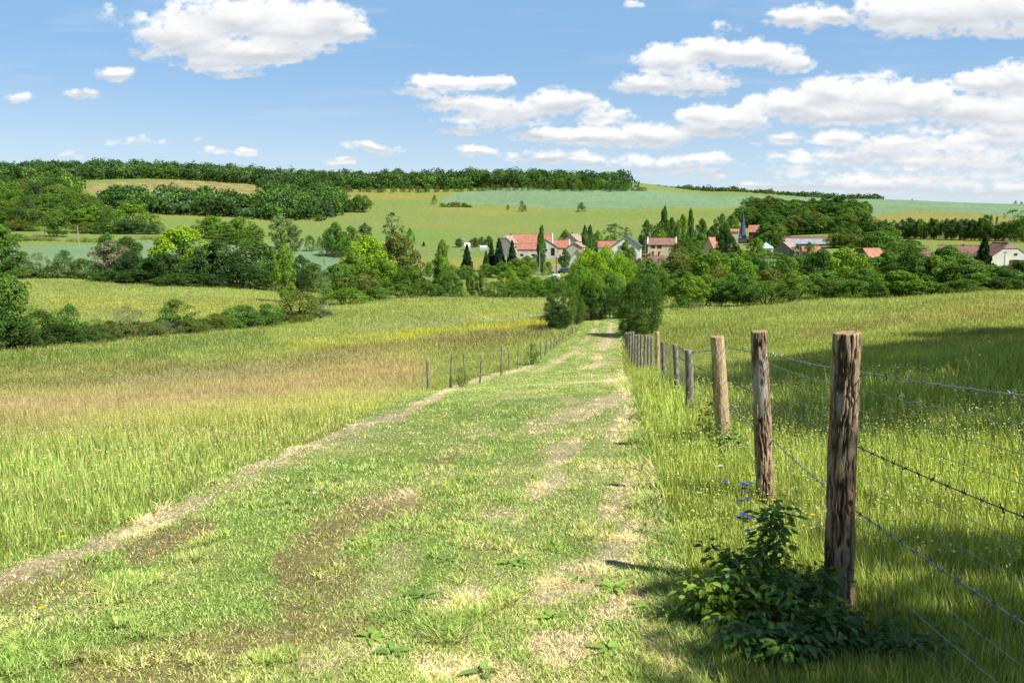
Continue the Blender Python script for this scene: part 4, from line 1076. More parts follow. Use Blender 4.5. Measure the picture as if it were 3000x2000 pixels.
    for wd in wins:
        side = wd.get('side', 'front'); yy = -hy if side == 'front' else (hx if side == 'right' else -hx)
        window(e, wd['x'], wd['z'], wd.get('w', 1.0), wd.get('h', 1.3), yy, side, wd.get('shut', False), wd.get('door', False))
    tag(e, label, cat, group); return e
m_ = lambda px, r: px*r/F
# farm on the left
house('stone_house', 'grey stone gabled house with faded half hipped roof, leftmost of the farm', 1492, 690, 335, 62, 9, 7.2, 6.0, 2.9, 'grey', 'pink', hip=.35, chim=((1.5, .7),))
house('barn', 'long barn under the biggest orange red tiled roof', 1558, 687, 338, 0, 17.2, 13, 4.6, 4.6, 'cream', 'red', parapet=(1,), cat='barn')
house('farm_shed', 'low white shed with red roof in front of the long barn', 1545, 714, 322, 0, 8.2, 5, 3.6, 2.0, 'grey', 'red', wins=({'x': -2.2, 'z': 1.2, 'w': 1.3, 'h': .8}, {'x': 1.6, 'z': 3.1, 'w': .4, 'h': .4}, {'x': 2.4, 'z': 1.2, 'w': 1.2, 'h': .8}), cat='barn')
house('cart_barn', 'grey gabled cart barn with dark open bay behind the tall poplar', 1598, 700, 325, 90, 8, 9.6, 4.0, 3.0, 'grey', 'pink', cat='barn', wins=({'x': 3.0, 'z': 2.0, 'w': 1.5, 'h': 3.0, 'side': 'left', 'door': False}, {'x': -.5, 'z': 2.6, 'w': 2.4, 'h': .8, 'side': 'left'}))  # open bay is a dark panel, the shade inside put into its colour
house('cottage', 'low cottage with bright red roof between barn and gabled houses', 1641, 704, 335, 0, 7.4, 6, 3.0, 2.8, 'cream', 'red', parapet=(1,), chim=((-.8, .2),), wins=({'x': -1.5, 'z': 1.6}, {'x': 1.8, 'z': 1.6}))
house('gabled_house', 'tall pale gabled house, rear of the gabled pair beside twin poplars', 1681, 686, 350, 72, 10, 7.2, 5.4, 2.9, 'cream', 'pink', chim=((-2.5, .6),), wins=({'x': -.6, 'z': 6.4, 'w': .4, 'h': .4, 'side': 'left'},))
house('gabled_house', 'grey gabled house with small door, front of the gabled pair', 1688, 710, 318, 80, 8, 5.9, 4.0, 1.7, 'grey', 'pink', wins=({'x': 1.2, 'z': 1.2, 'w': .7, 'h': 1.6, 'side': 'left', 'door': True}, {'x': 1.2, 'z': 4.5, 'w': .6, 'h': .6, 'side': 'left'}))
house('lean_barn', 'white barn with steep brown roof edge beside the lime tree crown', 1700, 732, 285, 76, 9, 9, 4.2, 5.4, 'white', 'brown', cat='barn')
house('shed', 'low shed with patched red roof left of the white gabled house', 1778, 707, 335, 0, 7.0, 5, 2.6, 2.2, 'white', 'red', cat='barn')
house('white_house', 'big white windowless gabled house right of the lime tree', 1836, 690, 285, 88, 14, 10.0, 7.0, 3.6, 'white', 'slate', over=.5, wins=({'x': 0, 'z': 9.0, 'w': .5, 'h': .35, 'side': 'left'},))
house('shuttered_house', 'cream house with two brown shuttered windows and white end parapets', 1938, 698, 345, 0, 11.6, 7, 4.9, 2.5, 'cream', 'brown', parapet=(1, -1), wins=({'x': -3.6, 'z': 3.9, 'w': .8, 'h': 1.2, 'shut': True}, {'x': -.9, 'z': 3.9, 'w': .8, 'h': 1.2, 'shut': True}, {'x': -3.6, 'z': 1.0, 'w': .9, 'h': 2.0, 'door': True}, {'x': -.9, 'z': 1.0, 'w': .9, 'h': 2.0, 'door': True}))
house('brown_roof_house', 'house with dark brown steep roof and two chimneys below the shuttered house', 1918, 751, 255, 58, 9, 6.5, 3.4, 3.0, 'white', 'dark', chim=((-2.6, .9), (2.6, .9)))
house('outhouse', 'small outhouse with brown roof left of the chimneyed brown roof', 1884, 757, 262, 55, 4, 3.4, 2.2, 1.4, 'grey', 'dark', cat='barn')
# right half of the village
house('orange_house', 'orange tiled gable end sticking up between dark trees, left of church', 2084, 696, 330, 55, 4.4, 4.4, 4, 3.6, 'cream', 'orange')
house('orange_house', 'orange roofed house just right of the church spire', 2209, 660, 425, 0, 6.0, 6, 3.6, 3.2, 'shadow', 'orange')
house('orange_house', 'orange roof chip just left of the church spire', 2147, 671, 425, 0, 4.5, 4, 3.4, 1.2, 'cream', 'orange')
house('metal_shed', 'low shed with pale blue grey metal roof right of the church', 2243, 711, 330, 0, 5.4, 8, 2.6, 2.0, 'white', 'pale', hip=1, cat='barn')
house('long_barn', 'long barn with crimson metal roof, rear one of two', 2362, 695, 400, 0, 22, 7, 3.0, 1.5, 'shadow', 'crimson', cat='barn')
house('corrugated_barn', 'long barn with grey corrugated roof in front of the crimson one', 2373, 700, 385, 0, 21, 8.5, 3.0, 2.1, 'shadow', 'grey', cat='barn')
house('grey_gable_house', 'grey rubble gabled house with faded roof left of the corrugated barn', 2305, 709, 330, 70, 9, 8.6, 3.0, 3.4, 'stone', 'pink')
house('chimney_house', 'small house with bright orange roof and pale chimney stack', 2373, 722, 300, 20, 6, 6, 3, 2.6, 'cream', 'orange', chim=((1.6, .8), (2.4, .7)))
house('stone_gable_house', 'orange roofed house with rough stone gable among the front trees', 2551, 728, 262, 48, 6.4, 5.2, 3.4, 2.6, 'stone', 'orange', wins=({'x': .2, 'z': 3.0, 'w': .4, 'h': .4, 'side': 'left'},))
house('low_roof_house', 'low brown red hipped roof showing above the domed trees', 2692, 729, 300, 0, 9, 7, 3, 2.2, 'cream', 'brown', hip=.8)
house('long_house', 'long low building with brown roof left of the white hipped house', 2835, 720, 330, 0, 19, 8, 3.6, 3.6, 'cream', 'brown', chim=((-1.6, .3),))
house('white_hipped_house', 'white house with brown half hipped roof and one brown window at right', 2928, 712, 285, 112, 15, 11.2, 6.2, 4.2, 'white', 'brown', hip=.38, chim=((-3.5, .4),),
      wins=({'x': 1.6, 'z': 4.9, 'w': 1.5, 'h': 1.5, 'side': 'left', 'shut': True}, {'x': 1.4, 'z': 7.3, 'w': .8, 'h': .5, 'side': 'left'}))
# church
x, y = at(2173, 430); az = math.atan2(x, y); zt = zpix(2172, 620, 430); zb = zpix(2172, 716, 430)
ch = empty('church', (x, y, zb-4), -az+.12); Hs = zt-(zb-4); z0 = zpix(2172, 701, 430)-(zb-4)
b = MB(); b.box(-2, 2, -2, 2, -6, z0); b.build('tower', M_wall['white'], ch)
b = MB(); 
b.hexa([(-2.35,-2.35,z0),(2.35,-2.35,z0),(2.35,2.35,z0),(-2.35,2.35,z0),(-1.5,-1.5,z0+1.3),(1.5,-1.5,z0+1.3),(1.5,1.5,z0+1.3),(-1.5,1.5,z0+1.3)]); b.build('spire_skirt', M_roof['grey'], ch)
b = MB(); n = 8; ring = [(2.0*math.cos(2*math.pi*(k+.5)/n), 2.0*math.sin(2*math.pi*(k+.5)/n), z0+1.2) for k in range(n)]; mid = [(p[0]*.52, p[1]*.52, z0+(Hs-z0)*.50) for p in ring]; tip = (0, 0, Hs)
for k in range(n):
    k2 = (k+1) % n; b.poly([ring[k], ring[k2], mid[k2], mid[k]]); b.poly([mid[k], mid[k2], tip])
sp = b.build('spire', solid('spire_slate', (78, 88, 116), .5, 1.5, (.8, 1.2)), ch)
for s in ((-1.5,-1.5),(1.5,-1.5),(-1.5,1.5),(1.5,1.5)):
    c = MB(); c.tube([(s[0], s[1], z0+.8), (s[0], s[1], z0+2.6), (s[0], s[1], z0+3.4)], [.28, .14, .02], 6); c.build('pinnacle', M_roof['grey'], sp)
c = MB(); c.tube([(0, 0, Hs-.3), (0, 0, Hs+1.6)], .07, 5); c.box(-.45, .45, -.05, .05, Hs+.9, Hs+1.02); c.build('cross', M_steel, sp)
for xx in (-.55, .55):
    c = MB(); c.box(xx-.33, xx+.33, -2.06, -2.003, z0-2.6, z0-1.3); c.build('louvre', M_dark, ch)
c = MB(); c.box(2.0, 13, -3.6, 3.6, -6, z0-3.2); c.poly([(13.003,-3.6,z0-3.2),(13.003,3.6,z0-3.2),(13.003,0,z0+.6)]); c.build('nave', M_wall['cream'], ch)
c = MB()
for s in (-1, 1):
    a = [(2.0, s*4, z0-3.6), (13.4, s*4, z0-3.6), (13.4, s*.004, z0+.6), (2.0, s*.004, z0+.6)]
    if s > 0: a = [a[1], a[0], a[3], a[2]]
    c.hexa(a+[(p[0], p[1], p[2]+.2) for p in a])
c.build('roof', M_roof['slate'], ch)
tag(ch, 'village church with pointed dark slate spire and white tower', 'church')
# poles
def pole(px, top, base, r, label, mat, lamp=False, arms=0, h=None, name='utility_pole', rad=.13):
    x, y = at(px, r); z1 = zpix(px, top, r); g = hz(x, y); g = min(g, z1-4)
    e = empty(name, (x, y, g)); b = MB(); b.tube([(0, 0, -.3), (0, 0, z1-g)], [rad*1.25, rad*.85], 8); b.build('post', mat, e)
    H = z1-g
    if arms:
        b = MB(); b.box(-arms, arms, -.07, .07, H-.55, H-.40); 
        b.build('crossarm', mat, e)
        for s in (-1, 0, 1):
            c = MB(); c.tube([(s*arms*.85, 0, H-.40), (s*arms*.85, 0, H-.1)], .06, 6); c.build('insulator', M_concrete, e)
    if lamp:
        b = MB(); b.tube([(0, 0, H-.4), (0, -.1, H+.2), (.3, -.4, H+.35), (1.0, -.6, H+.3)], .05, 6); b.build('bracket', M_steel, e); b = MB(); b.tube([(.95, -.6, H+.26), (1.5, -.7, H+.28)], [.10, .14], 8); b.build('lamp_head', M_concrete, e)
    tag(e, label, 'street lamp' if lamp else 'pole', 'poles along the valley'); return e, Vector((x, y, z1-.3))
P = {}
P['a'] = pole(234, 661, 720, 330, 'concrete pole above the teal crop at left', M_concrete)
P['b'] = pole(949, 703, 775, 300, 'thin pole at the right part of the teal crop', M_woodpole, arms=.5, rad=.12)
P['c'] = pole(1581, 733, 795, 236, 'pale street lamp in front of the tall poplar', M_concrete, lamp=True, name='street_lamp')
P['d'] = pole(1630, 752, 802, 236, 'brown wooden pole beside the timber stack', M_woodpole, arms=.9)
P['e'] = pole(1891, 700, 738, 320, 'thin pole left of the shuttered house', M_concrete, rad=.10)
P['f'] = pole(2252, 757, 800, 210, 'left of the twin poles sharing a crossbar above the trees', M_concrete, arms=.9, rad=.15)
P['g'] = pole(2270, 757, 795, 212, 'right of the twin poles sharing a crossbar above the trees', M_concrete, arms=.9, rad=.15)
P['h'] = pole(2341, 718, 748, 290, 'thin pole before the corrugated barn', M_concrete, rad=.09)
P['i'] = pole(2241, 697, 712, 340, 'thin pole behind the pale metal roof', M_woodpole, rad=.09)
P['j'] = pole(2944, 736, 760, 268, 'wooden pole with short crossbar before the white hipped wall', M_woodpole, arms=.5, rad=.10)
def cable(p, q, label, sag=.8, rad=.014):
    b = MB(); n = 14; pts = [p.lerp(q, i/n)-Vector((0, 0, sag*4*(i/n)*(1-i/n))) for i in range(n+1)]
    o = b.tube(pts, rad, 4); o = b.build('power_cable', M_steel); tag(o, label, 'cable', 'cables between the poles')
cable(P['b'][1], P['c'][1], 'long thin cable from the crop pole to the street lamp', 3, .02)
cable(P['c'][1], P['d'][1], 'short cable between street lamp and brown wooden pole', .3, .02)
cable(P['d'][1], P['f'][1], 'long thin cable from wooden pole to the twin poles', 2, .02)
cable(P['a'][1], P['b'][1], 'long thin cable over the teal crop', 4, .02)
# paddock fence, tanks, vehicles, timber, bench
def rail_fence(name, label, pts, r, h, rails, post_gap, mat, cat='fence'):
    e = None; W_ = []
    for px in pts:
        x, y = at(px, r); W_.append(Vector((x, y, hz(x, y))))
    e = empty(name, W_[0]); o = W_[0]
    L = (W_[-1]-W_[0]).length; n = int(L/post_gap)
    P_ = []
    for i in range(n+1):
        px = pts[0]+(pts[-1]-pts[0])*i/n; x, y = at(px, r); P_.append(Vector((x, y, hz(x, y)))-o)
    for p in P_:
        b = MB(); b.box(p.x-.07, p.x+.07, p.y-.07, p.y+.07, p.z-.3, p.z+h); b.build('post', mat, e)
    for k in range(rails):
        b = MB(); z = h*(k+.8)/rails*.98; b.tube([p+Vector((0, -.09, z)) for p in P_], .05, 4); b.build('rail', mat, e)
    tag(e, label, cat); return e
rail_fence('paddock_fence', 'grey rail fence of the paddock left of the farm', (1212, 1455), 352, 1.3, 3, 2.6, solid('weathered_rail', (150, 148, 140), .9, 2, (.8, 1.1)))
def tank(px, top, r, L, R_, label):
    x, y = at(px, r); zt = zpix(px, top, r); e = empty('polytunnel', (x, y, zt-R_))
    b = MB(); n = 12
    for i in range(n):
        a0, a1 = math.pi*i/n, math.pi*(i+1)/n
        b.poly([(-L/2, R_*math.cos(a0), R_*math.sin(a0)), (L/2, R_*math.cos(a0), R_*math.sin(a0)), (L/2, R_*math.cos(a1), R_*math.sin(a1)), (-L/2, R_*math.cos(a1), R_*math.sin(a1))][::-1])
    for s in (-1, 1):
        b.poly([(s*L/2, R_*math.cos(math.pi*i/n)*s, R_*math.sin(math.pi*i/n)) for i in range(n+1)][::-1])
    b.build('cover', M_white, e); f = MB()
    for s in (-1, 0, 1): f.tube([(s*L/2, (R_+.02)*math.cos(math.pi*i/n), (R_+.02)*math.sin(math.pi*i/n)) for i in range(n+1)], .05, 5)
    f.build('hoop', M_steel, e); b = MB(); b.box(-L/2, L/2, -R_, R_, -2.5, 0); b.build('base', M_wall['grey'], e); tag(e, label, 'tunnel', 'white domed covers behind the paddock')
tank(1370, 711, 362, 2.6, 1.7, 'white domed shelter behind the left of the paddock fence')
tank(1417, 719, 362, 3.4, .9, 'low white domed cover behind the right of the paddock fence')
def vehicle(name, label, px, top, r, yaw, mat, L=4.3, H=1.5, W_=1.75, van=False):
    x, y = at(px, r); z = zpix(px, top, r)-H; az = math.atan2(x, y); e = empty(name, (x, y, z), math.radians(yaw)-az)
    b = MB(); hy = W_/2
    prof = [(-L/2, .35), (-L/2, .85), (-L/2+.75, .98), (-L/2+1.35, H), (L/2-.9, H), (L/2-.12, .95), (L/2, .6), (L/2, .35)] if not van else [(-L/2, .35), (-L/2, 1.0), (-L/2+.6, 1.2), (-L/2+1.1, H), (L/2, H), (L/2, .35)]
    n = len(prof)
    for i in range(n):
        (x0, z0_), (x1, z1) = prof[i], prof[(i+1) % n]; t0 = .12 if z0_ > 1.05 else 0; t1 = .12 if z1 > 1.05 else 0
        b.poly([(x0, -hy+t0, z0_), (x0, hy-t0, z0_), (x1, hy-t1, z1), (x1, -hy+t1, z1)][::-1])
    b.poly([(p[0], -hy+(.12 if p[1] > 1.05 else 0), p[1]) for p in prof]); b.poly([(p[0], hy-(.12 if p[1] > 1.05 else 0), p[1]) for p in prof][::-1])
    b.build('body', mat, e)
    gl = MB()
    for s in (-1, 1): gl.hexa([(-L/2+1.15, s*(hy-.02), 1.0), (L/2-.7, s*(hy-.02), 1.0), (L/2-1.1, s*(hy-.105), H-.1), (-L/2+1.5, s*(hy-.105), H-.1), (-L/2+1.15, s*(hy+.012), 1.0), (L/2-.7, s*(hy+.012), 1.0), (L/2-1.1, s*(hy-.07), H-.1), (-L/2+1.5, s*(hy-.07), H-.1)])
    gl.build('side_window', M_dark, e)
    for sx in (-L/2+.8, L/2-.8):
        for sy in (-1, 1):
            w = MB(); w.tube([(sx, sy*(hy-.12), .33), (sx, sy*(hy+.03), .33)], .33, 14); w.build('wheel', M_tyre, e)
    tag(e, label, 'van' if van else 'car'); return e
vehicle('parked_van', 'white van parked below the poplar behind the hedge', 1623, 803, 176, 8, M_white, 2.6, 1.5, 1.6, True)
vehicle('parked_car', 'dark blue car parked beside the white lean barn wall', 1653, 786, 226, 60, solid('dark_blue_paint', (50, 60, 84), .3, 2, (.9, 1.1), spec=.5))
def stack(px, top, r, label, w, h, name='timber_stack', mat=None):
    x, y = at(px, r); z = zpix(px, top, r)-h; e = empty(name, (x, y, z)); k = 0
    while k*.3 < h-.05:
        b = MB(); b.box(-w/2+.05*(k % 2), w/2-.04*(k % 3), -.8, .8, k*.3, k*.3+.24); b.build('board_layer', mat, e); k += 1
    tag(e, label, 'timber stack')
stack(1627, 776, 246, 'pale timber stack in the farm yard beside the wooden pole', 3.4, 1.8, mat=solid('sawn_boards', (196, 176, 148), .9, 2, (.8, 1.1)))
# picnic bench in the meadow corner
x, y = at(2048, 112); z = hz(x, y); e = empty('bench', (x, y, z), .2)
b = MB(); b.box(-.9, .9, -.35, .35, .72, .78); b.build('table_top', M_woodpole, e)
for s in (-1, 1):
    b = MB(); b.box(-.9, .9, s*.75-.13, s*.75+.13, .42, .47); b.build('seat', M_woodpole, e)
    b = MB(); b.tube([(s*.6, -.75, -.1), (s*.6, -.2, .75)], .05, 4); b.tube([(s*.6, .75, -.1), (s*.6, .2, .75)], .05, 4); b.box(s*.6-.04, s*.6+.04, -.8, .8, .36, .42); b.build('leg', M_woodpole, e)
tag(e, 'wooden picnic bench in the meadow corner beside the bright round tree', 'bench')
# ---------------------------------------------------------------- fences
def wood_mat(name):
    m, n = new_mat(name)
    a = nd(n, 'ShaderNodeAttribute'); a.attribute_name = 'Col'
    n1 = noise_node(n, 30, 6, .7, vec_scale=(1, 1, .25)); n2 = noise_node(n, 160, 4, .7, vec_scale=(1, 1, .2))
    c = vmul(n, vmul(n, a.outputs[0], mul_range(n, n1.outputs[0], .62, 1.35)), mul_range(n, n2.outputs[0], .7, 1.3))
    b = nd(n, 'ShaderNodeBsdfPrincipled'); b.inputs['Roughness'].default_value = .88; b.inputs['Specular IOR Level'].default_value = .2
    n.links.new(c, b.inputs[0]); bp = nd(n, 'ShaderNodeBump'); bp.inputs['Strength'].default_value = .9; bp.inputs['Distance'].default_value = .006
    n.links.new(n2.outputs[0], bp.inputs['Height']); n.links.new(bp.outputs[0], b.inputs['Normal'])
    o = nd(n, 'ShaderNodeOutputMaterial'); n.links.new(b.outputs[0], o.inputs[0]); return m
M_post = wood_mat('rough_post_wood'); 
def post_mesh(name, R, H, top_off, seed, style, nth=48, nz=80, crook=.0):
    "style: bark, peeled, grey"
    th = np.linspace(0, 2*math.pi, nth, endpoint=False); zz = np.linspace(-.25, H, nz)
    T, Z = np.meshgrid(th, zz, indexing='xy'); cx, sx = np.cos(T), np.sin(T)
    def n3(f, fz, sd, o=4):      # seamless around the post
        return fbm(cx*R*f+50, Z*fz+sx*R*f*.99+sd*3.1, o, sd)*.5+fbm(sx*R*f-30, Z*fz-cx*R*f*.9+sd, o, sd+5)*.5
    low = n3(5, 1.4, seed)-.5
    warp = (n3(14, 3.5, seed+9)-.5)
    r1 = fbm((T+warp*.55)*R*62/ .9, Z*7.5, 3, seed+2); r2 = fbm((T+warp*.5+6.283)*R*62/.9, Z*7.5, 3, seed+2)
    k = T/(2*math.pi); bl = sstep(.92, 1, k); 
    r0 = fbm((T-2*math.pi+warp*.55)*R*62/.9, Z*7.5, 3, seed+2); rr = r1*(1-bl)+r0*bl
    fiss = np.clip(1-np.abs(rr*2-1)*3.6, 0, 1)          # narrow long cracks
    fine = n3(120, 26, seed+4)-.5
    rad = R*(1+low*.22)*(1-.10*np.clip(Z/H, 0, 1))*(1+.10*np.exp(-np.clip(Z, 0, 9)/.12))
    if style == 'bark':
        d = .016*fiss*(R/.065)+fine*-.006; peel = sstep(.66, .70, n3(9, 3.2, seed+7)+.17*np.exp(-((T-4.0)/.5)**2)*np.exp(-((Z/H-.80)/.16)**2))
        d = d*(1-peel)+peel*(.009+fine*-.002); rad = rad-d
        c = np.array((182, 158, 130))+(n3(26, 8, seed+3)[..., None]-.5)*np.array((150, 130, 106))
        c = c*(1-fiss[..., None]*.75)+np.array((48, 36, 28))*fiss[..., None]*.75
        red = sstep(.55, .7, n3(16, 6, seed+12))[..., None]*.28; c = c*(1-red)+np.array((146, 92, 62))*red
        c = c*(1-peel[..., None])+(np.array((168, 160, 150))+(fine[..., None])*60)*peel[..., None]
    elif style == 'peeled':
        rad = rad-.003*fiss+fine*.002
        strip = sstep(.58, .64, n3(18, 3, seed+7))
        tw = np.clip(1-np.abs(((T*1.2+Z*3.2+warp*.8) % 1.3)-.6)*22, 0, 1)
        rad = rad+strip*.004
        c = np.array((196, 172, 136))+(n3(30, 3, seed+3)[..., None]-.5)*np.array((60, 60, 56))
        c = c*(1-tw[..., None]*.5)+np.array((96, 66, 44))*tw[..., None]*.5
        c = c*(1-strip[..., None]*.8)+np.array((120, 92, 66))*strip[..., None]*.8
    else:
        rad = rad-.006*fiss-.003*fine
        lich = sstep(.52, .6, n3(60, 40, seed+7))
        c = np.array((136, 130, 118))+(n3(40, 10, seed+3)[..., None]-.5)*np.array((80, 76, 66))
        c = c*(1-fiss[..., None]*.5)+np.array((60, 52, 44))*fiss[..., None]*.5
        c = c*(1-lich[..., None]*.7)+np.array((176, 176, 156))*lich[..., None]*.7
    t = np.clip(Z/H, -.2, 1)
    bx = top_off[0]*t+crook*np.sin(t*3.1+seed)*.6+low*.004; by = top_off[1]*t
    X = bx+rad*cx; Y = by+rad*sx
    V = np.stack([X, Y, Z], -1).reshape(-1, 3); C = c.reshape(-1, 3)
    I, J = np.meshgrid(np.arange(nz-1), np.arange(nth), indexing='ij'); J2 = (J+1) % nth
    q = np.stack([I*nth+J, I*nth+J2, (I+1)*nth+J2, (I+1)*nth+J], -1).reshape(-1, 4)
    # sawn top: rings of vertices going to the centre
    base = (nz-1)*nth; Vt = []; Ct = []; qs = [q]; prev = base+np.arange(nth); off = len(V)
    ctr = np.array((top_off[0]+crook*math.sin(3.1+seed)*.6, top_off[1], H))
    for i, f in enumerate((.93, .6, .28)):
        ring = ctr+(V[base:base+nth]-ctr)*f; ring[:, 2] = H+(.004 if i == 0 else .003*math.sin(i*3))+((ring[:, 0]-ctr[0])*.06)
        Vt.append(ring); rc = np.tile(np.array((188, 162, 128) if style != 'grey' else (158, 140, 112))*(1-.10*(i % 2)), (nth, 1))*rng.uniform(.8, 1.1, (nth, 1)); Ct.append(rc)
        cur = off+i*nth+np.arange(nth); qs.append(np.stack([prev, np.roll(prev, -1), np.roll(cur, -1), cur], 1)); prev = cur
    Vt.append(ctr[None]+np.array([[0, 0, .004]])); Ct.append(np.array([[150, 120, 92]])); ci = off+3*nth
    tr = np.stack([prev, np.roll(prev, -1), np.full(nth, ci)], 1)
    V = np.concatenate([V]+Vt); C = np.concatenate([C]+Ct)
    return np_mesh(name, V, quads=np.concatenate(qs), tris=tr, cols=lin(np.clip(C, 8, 250))*.92, smooth=True, mat=M_post)
RIGHT = [ # base px, base py (None = use y), top px, top py, width px, style, look, forward distance
 (2455, 1790, 2482, 977, 86, 'bark', 'nearest and thickest post with deeply cracked brown bark', 3.21),
 (2240, 1478, 2227, 971, 52, 'bark', 'second post, bark covered with a reddish brown tone', 5.26),
 (2118, 1330, 2102, 986, 43, 'peeled', 'third post, pale and peeled with diagonal scratches', 7.6),
 (2022, 1228, 2016, 1025, 25, 'grey', 'fourth post, short grey and spotted with lichen', 10.2),
 (1987, 1165, 1977, 1008, 17, 'grey', 'fifth post, slim grey with a leaning top', 13.6),
 (1948, 1128, 1942, 1001, 13, 'grey', 'sixth post, thin dark grey', 17.0),
 (1925, 1112, 1927, 972, 14, 'peeled', 'seventh post, taller than its neighbours and pale', 20.4)]
far = [(1910, 986), (1900, 984), (1890, 982), (1880, 981), (1870, 979), (1861, 981), (1855, 971), (1847, 972), (1841, 974), (1838, 976), (1835, 974), (1831, 978)]
for i, (px, tp) in enumerate(far): RIGHT.append((px, None, px+(i % 3-1), tp, 9, 'grey', None, 24.0+i*3.4))
near_y = [(-1.9, 1.13), (1.3, 1.13)]
o = (1.42, 3.21); fe = empty('wire_fence', (o[0], o[1], hz(*o)))
O = fe.location.copy()
PP = []                                    # base position, height, lean of each post
for y_ in (-2.6, -.7, 1.25):
    x_ = .95+.14*y_; PP.append((Vector((x_+.08, y_, hz(x_, y_))), 1.2, Vector((0, 0, 0)), .06, 'bark', None))
for bp, bpy_, tp, tpy, w, st, lab, fy in RIGHT:
    X, Y, Z = ray(bp, bpy_ if bpy_ else tpy+40); x_ = X/Y*fy; r_ = math.hypot(x_, fy); g = hz(x_, fy)
    Xt, Yt, Zt = ray(tp, tpy); zt = Zt/Yt*fy; xt = Xt/Yt*fy
    PP.append((Vector((x_, fy, g)), zt-g, Vector((xt-x_, 0, 0)), w/F*fy/2/math.cos(PITCH)*1.02, st, lab))
for i, (p, H, lean, R_, st, lab) in enumerate(PP):
    nearp = p.y < 9 and i >= 3
    me = post_mesh('post', R_, H, (lean.x, lean.y), 7+i*5, st, 160 if i == 3 else (96 if nearp else 16), 420 if i == 3 else (220 if nearp else 26), crook=.012 if i != 3 else .006)
    po = link('post', me, fe); po.location = p-O
    if lab: po['label'] = lab
M_wire = solid('galvanised_wire', (138, 146, 152), .35, 60, (.7, 1.15), metal=.6, spec=.5); M_rust = solid('dull_wire', (96, 90, 88), .6, 40, (.6, 1.2), metal=.4)
def along(h, side=1.0):
    out = []
    for (p, H, lean, R_, st, lab) in PP:
        k = min(1.0, h/H); out.append(p-O+lean*k+Vector((R_*1.02*side, 0, min(h, H-.03))))
    return out
def smooth_pts(pts, per=10, sag=.012, wav=0, upto=None):
    out = []
    for a, b in zip(pts[:-1], pts[1:]):
        L = (b-a).length; n = per if a.y+O.y < 12 else 3
        for i in range(n):
            t = i/n; p = a.lerp(b, t); p.z -= sag*4*t*(1-t)
            out.append(p)
    out.append(pts[-1]); return out
def barbed(h, mat, rad, upto=99, name='barbed_wire'):
    pts = smooth_pts([p for p in along(h) if p.y+O.y < upto]); b = MB(); b.tube(pts, rad, 5, caps=False)
    acc = 0; g = random.Random(int(h*100))
    for a, c in zip(pts[:-1], pts[1:]):
        L = (c-a).length; d = (c-a).normalized(); s = -acc
        if a.y+O.y > 14 or a.y+O.y < .6: acc = 0; continue
        t = .11-acc
        while t < L:
            q = a+d*t
            for k in range(3):
                v = Vector((g.uniform(-1, 1), g.uniform(-.4, .4), g.uniform(-1, 1))).normalized()*.014
                b.tube([q-v, q+v], rad*.6, 3, caps=False)
            b.tube([q-d*.008, q+d*.008], rad*1.9, 5); t += .11
        acc = L-(t-.11)
    b.build(name, mat, fe)
barbed(1.06, M_wire, .0026); barbed(.74, M_rust, .0022, 45); barbed(.46, M_wire, .0030)
b = MB()
for h in (.90, .82, .66, .56, .34, .24, .14):
    b.tube(smooth_pts([p for p in along(h) if p.y+O.y < 60], 8, .006), .0010 if h != .24 else .0013, 4, caps=False)
pts = [p for p in along(.98) if p.y+O.y < 60]; wv = []
for a, c in zip(pts[:-1], pts[1:]):
    n = int((c-a).length/.02) if a.y+O.y < 9 else 6; L = (c-a).length
    for i in range(n):
        t = i/n; p = a.lerp(c, t); p.z -= .06*t*(1-t)
        if a.y+O.y < 9: p.z += .010*abs(math.sin(t*L*math.pi/.15))
        wv.append(p)
b.tube(wv, .0022, 5, caps=False); b.build('mesh_rail', M_wire, fe)
b = MB(); lo = [p for p in along(.06) if p.y+O.y < 21]; hi = [p for p in along(.98) if p.y+O.y < 21]
for a, c, a2, c2 in zip(lo[:-1], lo[1:], hi[:-1], hi[1:]):
    n = max(2, int((c-a).length/.15))
    if a.y+O.y < .3: continue
    for i in range(n): b.tube([a.lerp(c, i/n), a.lerp(c, i/n).lerp(a2.lerp(c2, i/n), .5)+Vector((.004, 0, 0)), a2.lerp(c2, i/n)], .0010 if a.y+O.y < 8 else .0018, 4, caps=False)
b.build('mesh_stay', M_wire, fe)
tag(fe, 'barbed and mesh wire fence on rough round posts right of the track', 'fence')
# left fence
LEFT = [(1248, 1053, 13, 32), (1316, 1041, 12, 33.5), (1361, 1034, 8, 37), (1405, 1041, 9, 36), (1468, 1013, 11, 42), (1493, 1016, 6, 45), (1516, 1010, 6, 47), (1558, 1008, 6, 50), (1588, 997, 8, 52), (1599, 994, 7, 54), (1606, 993, 6, 55.5), (1616, 990, 6, 57), (1625, 983, 7, 59), (1635, 983, 6, 60.5), (1642, 982, 6, 62), (1652, 975, 6, 64), (1681, 953, 7, 69)]
x_, y_ = at(1248, 32); lf = empty('post_fence', (x_, y_, hz(x_, y_))); O2 = lf.location.copy(); tops = []
for i, (px, tp, w, r_) in enumerate(LEFT):
    x_, y_ = at(px, r_); g = hz(x_, y_); H = zpix(px, tp, r_)-g; H = max(.7, min(H, 2.0))
    me = post_mesh('post', w/F*r_/2*.62, H, (.10*math.sin(i*2.3), 0), 90+i, 'grey', 12, 14, .02); po = link('post', me, lf); po.location = Vector((x_, y_, g))-O2; tops.append(Vector((x_, y_, g+H*.86))-O2)
for dz in (0, -.38):
    b = MB(); b.tube([t+Vector((-.06, 0, dz)) for t in tops], .006, 4, caps=False); b.build('wire', M_wire, lf)
tag(lf, 'fence of thin weathered grey posts left of the track', 'fence')
